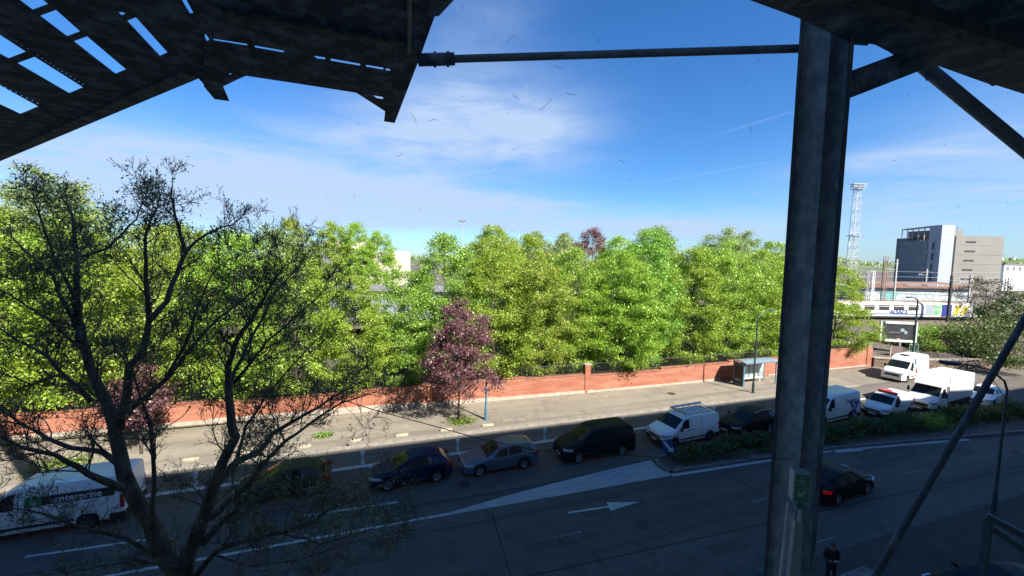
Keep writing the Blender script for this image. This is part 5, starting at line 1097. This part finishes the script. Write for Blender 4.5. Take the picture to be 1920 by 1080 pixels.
p = at(800, 560, 66); pb = thing('glass_pavilion', 'low pale pavilion glimpsed through the row of trees', 'building', (p.x, p.y, .25), RZ); b = MB(); b.box((-16, 0, 0), (14, 8, at(800, 545, 66).z-.4)); b.build('wall', M['mull'], pb); b = MB(); z = at(800, 545, 66).z-.4; b.box((-16.5, -.6, z+.01), (14.5, 8.5, z+.4)); b.build('roof', M['slate'], pb)
p = at(1905, 503, 170); fb = thing('white_flats', 'row of small white flats beyond the beige building', 'building', (p.x, p.y, 1.8), RZ); hh = at(1905, 497, 170).z-1.8; b = MB(); b.box((-5, 0, 0), (16, 9, hh)); b.build('wall', M['wht'], fb); b = MB()
for k in range(7): b.box((-4+k*2.6, -.1, hh-2.4), (-2.9+k*2.6, 0, hh-.7))
b.build('windows_row', M['slate'], fb); b = MB(); b.box((-5.3, -.3, hh+.01), (16.3, 9.3, hh+.5)); b.build('roof', M['slate'], fb)
rng = np.random.default_rng(12); hb = MB(); rows = []
for i in range(9):
    row = []
    for j in range(121):
        px = -200+j*20; dep = 520+i*45; base = at(px, 505, 520); f = math.sin(math.pi*(i+.3)/9.3); q = at(px, 500, dep); zt = (at(px, 489+7*math.sin(j*.21)+3*math.sin(j*.77), 640).z)*f+rng.normal()*1.6*f
        row.append((q.x, q.y, max(1.0, zt)))
    rows.append(row)
hb.grid(rows); tag(hb.build('hills', M['hill'], smooth=False), kind='structure')
Pq = []
for j in range(9000):
    i, k = rng.integers(2, 8), rng.integers(0, 120); a = np.array(rows[i][k]); c = np.array(rows[i][k+1]); Pq.append(a+(c-a)*rng.uniform()+rng.normal(size=3)*[1, 1, 1.6]+[0, 0, .8])
tag(quads('far_woods', leaf_quads(rng, np.array(Pq), 4.5, .4, .7), M['pale']), kind='stuff')

# ------------------------------------------------------------------ the dark steel structure round the viewer
ZC = 13.75
def P3(px, py, z=ZC): return onZ(px, py, z)
def sheet_with_holes(outline, holes, thick, name, m_, parent, off=(0, 0, 0)):
    from mathutils.geometry import delaunay_2d_cdt
    bm = bmesh.new(); v2 = []; e2 = []
    for pts in [outline]+list(holes):
        k = len(v2); n = len(pts); v2 += [(Vector(p)-Vector(off)).to_2d() for p in pts]; e2 += [(k+i, k+(i+1) % n) for i in range(n)]
    vo, eo, fo = delaunay_2d_cdt(v2, e2, [], 0, 1e-7)[:3]
    polys = []; k = 0
    for pts in [outline]+list(holes): polys.append(v2[k:k+len(pts)]); k += len(pts)
    def inside(p, poly):
        c = False; j = len(poly)-1
        for i in range(len(poly)):
            a, q = poly[i], poly[j]
            if (a.y > p.y) != (q.y > p.y) and p.x < (q.x-a.x)*(p.y-a.y)/(q.y-a.y)+a.x: c = not c
            j = i
        return c
    keep = []
    for f in fo:
        p = sum((vo[i] for i in f), Vector((0, 0)))/len(f)
        if inside(p, polys[0]) and not any(inside(p, h_) for h_ in polys[1:]): keep.append(f)
    fo = keep
    vs = [bm.verts.new((p.x, p.y, outline[0].z-off[2])) for p in vo]
    for f in fo: bm.faces.new([vs[i] for i in f])
    ret = bmesh.ops.extrude_face_region(bm, geom=list(bm.faces)); bmesh.ops.translate(bm, vec=(0, 0, thick), verts=[v for v in ret['geom'] if isinstance(v, bmesh.types.BMVert)])
    bmesh.ops.recalc_face_normals(bm, faces=bm.faces)
    me = bpy.data.meshes.new(name); bm.to_mesh(me); bm.free(); me.materials.append(m_); return link(bpy.data.objects.new(name, me), parent)
def q3(pts, ox=0, oy=0, s=3.0): return [P3(ox+x/s, oy+y/s) for x, y in pts]
lc = thing('louvred_canopy', 'dark perforated louvre canopy with slots showing sky, overhead at the upper left', 'canopy', (-1.5, 2.0, ZC))
holes = [q3([(185, 60), (275, 26), (225, -14), (88, -14)]), q3([(222, 90), (315, 56), (455, 180), (378, 208)]), q3([(412, 233), (490, 205), (712, 393), (650, 418)]), q3([(-120, 120), (0, 196), (150, 294), (48, 332), (-120, 240)]), q3([(95, 356), (195, 320), (470, 493), (390, 527)]), q3([(-120, 410), (0, 480), (218, 600), (115, 643), (-120, 532)]), q3([(712, 118), (765, 98), (945, 298), (900, 318)]), q3([(662, 68), (695, 70), (712, 78), (685, 92)]), q3([(1015, -8), (1045, -8), (1090, 78), (1070, 82)])]
def dots(p0, p1, n):
    for i in range(n):
        f = i/(n-1); x, y = p0[0]+(p1[0]-p0[0])*f, p0[1]+(p1[1]-p0[1])*f; holes.append(q3([(x-3.5, y-4), (x+4.5, y-2.5), (x+3.5, y+4), (x-4.5, y+2.5)]))
dots((0, 178), (156, 278), 6); dots((212, 316), (466, 476), 12); dots((0, 480), (212, 582), 8)
outl = [P3(*p) for p in ((-260, 430), (-10, 305), (370, 145), (384, 160), (384, 60), (352, -20), (352, -60), (-260, -60))]
sheet_with_holes(outl, holes, .006, 'louvre_panel', M['canopy'], lc, lc.location)
b = MB()                                                       # ribs above the sheet, between the slots
for a, c in (((-100, 40), (190, 240)), ((50, 60), (240, 175)), ((130, -30), (330, 120)), ((-100, 190), (110, 310))):
    pass
e0, e1 = P3(-10, 305, ZC-.001), P3(372, 144, ZC-.001); dd = (e1-e0).normalized(); nn = Vector((-dd.y, dd.x, 0)); nn = nn if nn.y < 0 else -nn
b.prism([e0-lc.location, e1-lc.location, e1-lc.location+nn*.10, e0-lc.location+nn*.10], (0, 0, -.012)); b.build('edge_angle', M['steel'], lc)
cc = thing('centre_canopy', 'dark canopy bay with a broken row of light slits and a hanging corner, top centre', 'canopy', (-.2, 2.6, ZC))
h2 = [q3([(1200, 210), (1390, 240), (1390, 252), (1203, 222)]), q3([(1428, 248), (1598, 278), (1594, 291), (1436, 263)]), q3([(1757, 305), (1828, 316), (1828, 330), (1785, 326)])]
def q4(pts): return q3(pts, 560, 0)
h2 += [q4([(180, 322), (347, 352), (345, 366), (180, 338)]), q4([(378, 358), (476, 374), (476, 388), (380, 371)]), q4([(488, 378), (515, 383), (513, 395), (490, 391)]), q4([(412, 530), (473, 540), (475, 555), (440, 549)]), q3([(1150, 180), (1160, 188), (1178, 215), (1168, 228), (1157, 216)]), q3([(1288, 408), (1298, 405), (1300, 414), (1292, 418)])]
outl = [P3(*p) for p in ((382, 60), (382, 160), (402, 184), (430, 188), (418, 160), (427, 156), (445, 147), (461, 140), (560, 155), (668, 172), (722, 207), (720, 226), (740, 229), (779, 127), (790, 98), (815, 28), (823, 27), (850, -2), (880, -60), (350, -60), (350, -20))]
sheet_with_holes(outl, h2, .005, 'soffit_panel', M['canopy'], cc, cc.location)
for v_ in cc.children[0].data.vertices: v_.co.z -= .008
b = MB(); e0, e1 = P3(767, 98, ZC-.02)-cc.location, P3(768, -60, ZC-.02)-cc.location; b.tube([e0, e1], .012, 5); b.build('seam_rod', M['rod'], cc)
rc_ = thing('side_canopy', 'dark canopy slab filling the upper right corner above the steel column', 'canopy', (3.0, 1.0, ZC)); outl = [P3(*p) for p in ((1300, -45), (1405, 0), (1495, 33), (1602, 84), (1626, 86), (1630, 82), (1641, 84), (1668, 98), (1722, 135), (1746, 126), (1760, 124), (1855, 158), (1860, 162), (1868, 160), (1925, 178), (2100, 235))]
outl += [Vector((7.0, -2.0, ZC)), Vector((1.2, -2.0, ZC))]
sheet_with_holes(outl, [], .12, 'slab', M['steel'], rc_, rc_.location)
for (cn, X0, X1, ys) in ((rc_, 1.75, 6.5, (1.35, .55)),):                      # joists and bolts under the slab
    for yy in ys:
        b = MB(); b.box((X0-3.0, yy-1.0-.04, -.07), (X1-3.0, yy-1.0+.04, -.002)); 
        for k in range(24): b.ball((X0-3.0+.1+k*.2, yy-1.0, -.072), .011, 6, 4)
        b.build('joist', M['pillar2'], cn)
for (px0, py0, px1, py1) in ((420, 20, 760, 78),):
    e0, e1 = P3(px0, py0, ZC-.012)-cc.location, P3(px1, py1, ZC-.012)-cc.location; d = (e1-e0).normalized(); s = Vector((-d.y, d.x, 0))*.018; b = MB(); b.prism([e0+s, e1+s, e1-s, e0-s], (0, 0, -.02)); 
    for k in range(12): b.ball(e0.lerp(e1, (k+.5)/12)+Vector((0, 0, -.021)), .006, 6, 4)
    b.build('joist', M['pillar2'], cc)
# the column: an I section of riveted plates
DP = 2.45
def atz(px, py, dep): return at(px, py, dep)
c0 = at(1519, 540, DP); axis = math.atan2(c0.y, c0.x); col = thing('steel_column', 'massive dark blue steel column standing just outside, right of centre', 'column', (c0.x, c0.y, .13))
A = Matrix.Rotation(axis-PI/2, 4, 'Z'); hz = 15.4
b = MB(); b.box((-.135, -.10, 0), (-.118, .10, hz), M=A); b.build('flange', M['pillar2'], col); b = MB(); b.box((.100, -.10, 0), (.117, .10, hz), M=A); b.build('flange', M['pillar2'], col)
b = MB(); b.box((-.1175, -.05, 0), (.012, -.03, hz), M=A); b.box((.012, .02, 0), (.0995, .04, hz), M=A); b.box((.0, -.029, 0), (.0118, .019, hz), M=A); b.build('web', M['pillar'], col)
b = MB()
for k in range(70):
    z = 6+k*.11
    for x in (-.1265, .1085):
        b.ball(tuple(A@Vector((x, -.101, z))), .006, 6, 4)
b.build('rivets', M['pillar2'], col, smooth=True)
g = MB(); pa, pc = P3(1600, 152, 13.55), P3(1722, 96, 13.68)
br = thing('tie_rod', 'thin straight steel tie rod crossing the sky from the centre canopy to the column', 'rod', (1.2, 2.0, 13.6)); o_ = Vector(br.location)
pA, pB = P3(800, 112, 13.70), at(1500, 91, 2.44); b = MB(); b.tube([pA-o_, pB-o_], [.022, .0235], 10); b.build('rod', M['rod'], br, smooth=40)
b = MB(); d = (pB-pA).normalized(); b.tube([pA-o_-d*.05, pA-o_+d*.17], .036, 10); b.build('sleeve', M['steel'], br, smooth=40); b = MB()
for f in (.05, .13): q = pA-o_+d*f; b.tube([q+Vector((0, 0, -.045)), q+Vector((0, 0, .045))], .009, 6)
b.build('bolts', M['steel'], br)
br2 = thing('bracket_arm', 'short thick bracket arm between the steel column and the side canopy', 'bracket', tuple(at(1600, 150, 2.5))); o_ = Vector(br2.location); b = MB()
pA, pB = at(1575, 166, 2.47), at(1735, 105, 2.62); d = (pB-pA).normalized(); s = d.cross(Vector((0, 0, 1))).normalized(); u_ = s.cross(d)
b.prism([pA-o_+s*.05+u_*.075, pB-o_+s*.05+u_*.075, pB-o_+s*.05-u_*.075, pA-o_+s*.05-u_*.075], tuple(-s*.1)); b.build('arm', M['steel'], br2)
br3 = thing('diagonal_brace', 'round diagonal brace running down to the right from the side canopy', 'brace', tuple(at(1738, 130, 2.7))); o_ = Vector(br3.location); b = MB(); b.tube([at(1730, 122, 2.75)-o_, at(1990, 337, 3.0)-o_], .042, 12); b.build('tube', M['rod'], br3, smooth=40); b = MB(); b.prism([at(1726, 118, 2.74)-o_, at(1752, 122, 2.74)-o_, at(1764, 143, 2.74)-o_, at(1744, 150, 2.74)-o_], (0, .02, 0)); b.build('end_plate', M['steel'], br3)
br4 = thing('leaning_rod', 'thin grey rod leaning from the bottom right up to the right edge', 'rod', tuple(at(1780, 850, 3.2))); o_ = Vector(br4.location); b = MB(); b.tube([at(1600, 1150, 3.0)-o_, at(1990, 480, 3.4)-o_], .024, 12); b.build('tube', M['pillar2'], br4, smooth=40)
# exit light, conduit and duct on the column
def onc(px, py, d=-.16): return at(px, py, DP+d)
ex = thing('exit_sign', 'white emergency exit light box with green running man and arrow, fixed to the steel column', 'exit sign', tuple(onc(1500, 915))); o_ = Vector(ex.location)
ez = Vector((0, 0, 1)); ex_ = (at(1518, 915, DP-.14)-at(1498, 915, DP-.16)); ex_.z = 0; ex_.normalize(); ey_ = ez.cross(ex_); yv = R(-30); fx = (ex_*math.cos(yv)+ey_*math.sin(yv)).normalized(); fy = ez.cross(fx)
EM = Matrix((fx, fy, ez)).transposed().to_4x4() @ Matrix.Scale(.86, 4); b = MB(); b.box((-.04, 0, -.105), (.06, .075, .105), M=EM); q = b.build('housing', mat('exit box white', (.28, .31, .30), .5), ex); md = q.modifiers.new('round', 'BEVEL'); md.width = .006; md.segments = 2
b = MB(); b.box((-.03, -.004, .0), (.05, -.0005, .095), M=EM); b.box((-.03, -.004, -.095), (.05, -.0005, -.006), M=EM); q = b.build('green_face', mat('dim exit green', (.015, .16, .075), .4), ex); b = MB()
def gl(pts): b.prism([EM@Vector((x, -.0075, z)) for x, z in pts], tuple(EM.to_3x3()@Vector((0, .003, 0))))
gl([(.0, .06), (.016, .062), (.012, .036), (-.004, .034)]); gl([(.004, .037), (.012, .036), (.03, .02), (.026, .012)]); gl([(-.004, .036), (.004, .036), (-.006, .02), (-.024, .012), (-.024, .018), (-.01, .024)]); gl([(.015, .06), (.035, .05), (.032, .045), (.014, .053)]); gl([(.0, .06), (-.016, .048), (-.012, .043), (.0, .052)])
gl([(.008+.008*math.cos(a), .075+.008*math.sin(a)) for a in np.linspace(0, 5.5, 8)]); gl([(.03, -.012), (.038, -.02), (.012, -.046), (.026, -.046), (.026, -.058), (-.012, -.058), (-.012, -.02), (.0, -.02), (.0, -.036)])
b.build('pictogram', mat('pale exit white', (.22, .30, .25), .5), ex)
cd = thing('conduit_pipe', 'thin pale conduit pipe going down the left face of the column below the exit sign', 'pipe', tuple(onc(1474, 1010))); o_ = Vector(cd.location); b = MB(); b.tube([onc(1478, 942)-o_, onc(1475, 975)-o_, onc(1463, 1085)-o_, onc(1455, 1160)-o_], .0085, 8); b.build('pipe', M['galv'], cd, smooth=40)
du = thing('cable_duct', 'wide pale cable duct on the column, going down under the exit sign', 'duct', tuple(onc(1495, 1020))); o_ = Vector(du.location); b = MB(); a, c = onc(1499, 978)-o_, onc(1483, 1170)-o_; wv = fx*.032; dv_ = fy*.045
b.prism([a-wv*.6, a+wv*.6, c+wv, c-wv], tuple(dv_)); b.build('cover', mat('duct white', (.20, .23, .225), .5), du); b = MB(); b.tube([a+Vector((0, 0, -.002)), onc(1500, 955)-o_], .01, 8); b.build('lead', M['galv'], du)
# hanging black cable
ca = MB(); e0, e1 = onY(560, 715, 9.4), at(1478, 857, DP-.05); pts = []
for i in range(25):
    f = i/24; q = e0.lerp(e1, f); pts.append(q+Vector((0, 0, -.0)))
tgt = [(560, 722), (692, 766), (800, 795), (905, 824), (990, 841), (1035, 847), (1150, 853), (1280, 859), (1478, 860)]; pts = []
for i in range(33):
    f = i/32; xx = 560+(1478-560)*f; yy = float(np.interp(xx, [t_[0] for t_ in tgt], [t_[1] for t_ in tgt])); dep = 1/((1-f)/9.0+f/2.42); pts.append(at(xx, yy, dep))
ca.tube(pts, [.0105*max(.25, (p_-CP).dot(fwd)/9) for p_ in pts], 6); tag(ca.build('hanging_cable', M['cable'], smooth=True), 'thin black cable sagging from the bare tree across to the steel column', 'cable')
# rails near the lower right corner
gr = thing('guard_rail', 'pair of grey metal guard rail bars at the lower right corner', 'rail', tuple(at(1885, 1000, 7.5))); o_ = Vector(gr.location)
for (a, c) in (((1850, 967), (2000, 1045)), ((1862, 990), (2000, 1085))):
    b = MB(); p0, p1 = at(*a, 7.5)-o_, at(*c, 6.8)-o_; d = (p1-p0).normalized(); s = d.cross(ez).normalized()*.05; u_ = s.cross(d).normalized()*.055
    b.prism([p0+s+u_, p1+s+u_, p1+s-u_, p0+s-u_], tuple(-2*s)); b.build('bar', mat('dull rail', (.035, .042, .045), .6, var=.2), gr)
p0 = at(1868, 990, 7.52); b = MB(); b.box((p0.x-o_.x-.05, p0.y-o_.y+.06, -o_.z+.13), (p0.x-o_.x+.05, p0.y-o_.y+.16, p0.z-o_.z+.1)); b.build('post', M['dark_teal'], gr)
p0 = at(1985, 1070, 6.95); b = MB(); b.box((p0.x-o_.x-.05, p0.y-o_.y+.06, -o_.z+.13), (p0.x-o_.x+.05, p0.y-o_.y+.16, p0.z-o_.z+.1)); b.build('post', M['dark_teal'], gr)

# ------------------------------------------------------------------ person on the near pavement
def skinned(name, verts, edges, radii, m_, parent, root=0, sub=2):
    me = bpy.data.meshes.new(name); me.from_pydata(verts, edges, []); o = bpy.data.objects.new(name, me); COL.objects.link(o)
    sk = o.modifiers.new('s', 'SKIN'); ly = me.skin_vertices[0].data
    for i, r_ in enumerate(radii): ly[i].radius = r_ if hasattr(r_, '__len__') else (r_, r_)
    ly[root].use_root = True; sk.use_smooth_shade = True; ss = o.modifiers.new('u', 'SUBSURF'); ss.levels = sub; ss.render_levels = sub
    dg = bpy.context.evaluated_depsgraph_get(); m2 = bpy.data.meshes.new_from_object(o.evaluated_get(dg)); bpy.data.objects.remove(o); m2.name = name; m2.materials.clear(); m2.materials.append(m_); m2.polygons.foreach_set('use_smooth', [True]*len(m2.polygons))
    return link(bpy.data.objects.new(name, m2), parent)
pe = thing('person', 'person in dark coat and trousers holding something white, standing on the near pavement', 'person', (16.25, 9.95, .13), R(150))
# faces +y locally; arms bent, hands together before the chest
V = [(0, 0, .95), (0, .01, 1.12), (0, 0, 1.34), (0, -.01, 1.46), (0, .01, 1.53), (0, .025, 1.62), (0, .025, 1.71),
     (.10, 0, .88), (.11, .02, .50), (.105, -.01, .10), (.115, .12, .045), (-.10, 0, .88), (-.11, .03, .50), (-.105, .0, .10), (-.12, .13, .045),
     (.18, -.01, 1.42), (.24, -.03, 1.17), (.16, .20, 1.12), (.10, .27, 1.16), (-.18, -.01, 1.42), (-.24, -.03, 1.17), (-.15, .20, 1.13), (-.09, .27, 1.17)]
Ed = [(0, 1), (1, 2), (2, 3), (3, 4), (4, 5), (5, 6), (0, 7), (7, 8), (8, 9), (9, 10), (0, 11), (11, 12), (12, 13), (13, 14), (3, 15), (15, 16), (16, 17), (17, 18), (3, 19), (19, 20), (20, 21), (21, 22)]
Rd = [(.15, .11), (.14, .10), (.165, .11), (.10, .08), .052, (.078, .092), (.068, .078), .088, .062, .042, .04, .088, .062, .042, .04, .062, .048, .036, .028, .062, .048, .036, .028]
bodyo = skinned('body', V, Ed, Rd, mat('skin tone', (.30, .19, .14), .6), pe)
coat = mat('dark coat cloth', (.012, .013, .017), .85, var=.3, scale=9); trou = mat('dark trousers cloth', (.016, .016, .02), .85); shoe = mat('black shoe leather', (.01, .01, .01), .4)
for m_ in (trou, shoe): bodyo.data.materials.append(m_)
for pg in bodyo.data.polygons:
    z = pg.center.z
    if z < .09: pg.material_index = 2
    elif z < 1.0: pg.material_index = 1
cv = [0, 1, 2, 3, 15, 16, 17, 19, 20, 21]; ix = {a: i for i, a in enumerate(cv)}; cvv = [V[i] for i in cv]; cvv.append((0, 0, .70)); ce = [(ix[a], ix[c]) for a, c in Ed if a in ix and c in ix]+[(0, 10)]
skinned('coat', cvv, ce, [(.185, .145), (.17, .13), (.19, .135), (.11, .095), .078, .064, .05, .078, .064, .05, (.20, .155)], coat, pe)
b = MB(); b.ball((0, .012, 1.685), (.088, .10, .092), 14, 9); b.build('hair', mat('greying hair', (.06, .055, .05), .8, var=.4, scale=30), pe, smooth=True)
for sg in (1, -1):
    b = MB()
    for k, (dx, ln) in enumerate(((-.024, .060), (-.008, .068), (.008, .064), (.023, .052))):
        x = sg*.055+dx; b.tube([(x, .265, 1.165), (x*.9, .265+ln*.6, 1.175), (x*.7, .265+ln, 1.155)], [.0095, .009, .007], 6)
    b.tube([(sg*.085, .26, 1.17), (sg*.06, .285, 1.205), (sg*.035, .30, 1.21)], [.011, .010, .008], 6); b.build('fingers', bodyo.data.materials[0], pe, smooth=True)
b = MB(); b.ball((0, .118, 1.645), (.014, .02, .022)); b.build('nose', bodyo.data.materials[0], pe, smooth=True)
b = MB(); b.ball((-.034, .105, 1.665), (.014, .008, .008)); b.ball((.034, .105, 1.665), (.014, .008, .008)); b.build('eyes', mat('eye', (.08, .07, .06), .4), pe, smooth=True); b = MB(); b.ball((0, .107, 1.598), (.025, .008, .007)); b.build('mouth', mat('lips', (.25, .10, .09), .5), pe, smooth=True)
b = MB(); b.ball((-.088, .02, 1.645), (.012, .022, .034)); b.ball((.088, .02, 1.645), (.012, .022, .034)); b.build('ears', bodyo.data.materials[0], pe, smooth=True)
pp = MB(); A = Matrix.Translation((0, .31, 1.22)) @ Matrix.Rotation(R(-35), 4, 'X'); pp.box((-.085, -.006, -.06), (.085, .006, .07), M=A); ob = pp.build('paper', M['wht']); ob.matrix_world = Matrix.Translation(pe.location) @ Matrix.Rotation(R(150), 4, 'Z'); tag(ob, 'white folded paper held in both hands by the person on the pavement', 'paper')

# ------------------------------------------------------------------ dust, hairs and scratches sticking to the window in front of the viewer
rng = random.Random(3); dm = MB()
def fleck(px, py, L, wd, a):
    pts = []; d = .62
    for i in range(5):
        pts.append((px, py)); px += math.cos(a)*L/4; py += math.sin(a)*L/4; a += rng.gauss(0, .3)
    P = [at(x, y, d) for x, y in pts]; ws_ = [.35, .9, 1, .8, .3]; vs = []
    for i, p in enumerate(P):
        t = (P[min(i+1, 4)]-P[max(0, i-1)]).normalized(); s = t.cross(fwd).normalized()*(wd*ws_[i]*.5*d/F); vs += [p+s, p-s, p-s+fwd*.0004, p+s+fwd*.0004]
    dm.add(vs, [(i*4+j, i*4+(j+1) % 4, (i+1)*4+(j+1) % 4, (i+1)*4+j) for i in range(4) for j in range(4)]+[(0, 1, 2, 3), (16, 17, 18, 19)])
for k in range(130):
    fleck(rng.uniform(380, 1920), rng.uniform(0, 480) if k < 116 else rng.uniform(0, 1080), rng.choice([2, 3, 3, 4, 5, 6, 9]), rng.uniform(.6, 1.3), rng.uniform(0, 6.28))
for x, y, L, a in ((768, 210, 26, .8), (800, 228, 24, -.2), (1060, 172, 24, .7), (1040, 122, 18, .7), (1010, 208, 36, -.6), (740, 293, 16, -.2), (960, 175, 20, .7), (1160, 300, 14, .2), (1405, 235, 16, 1.2), (950, 80, 26, -1.0), (865, 8, 12, .9), (1120, 70, 14, 1.2)): fleck(x, y, L, 2.0, a)
tag(dm.build('window_dirt', M['dirt'], fix=False), kind='stuff')
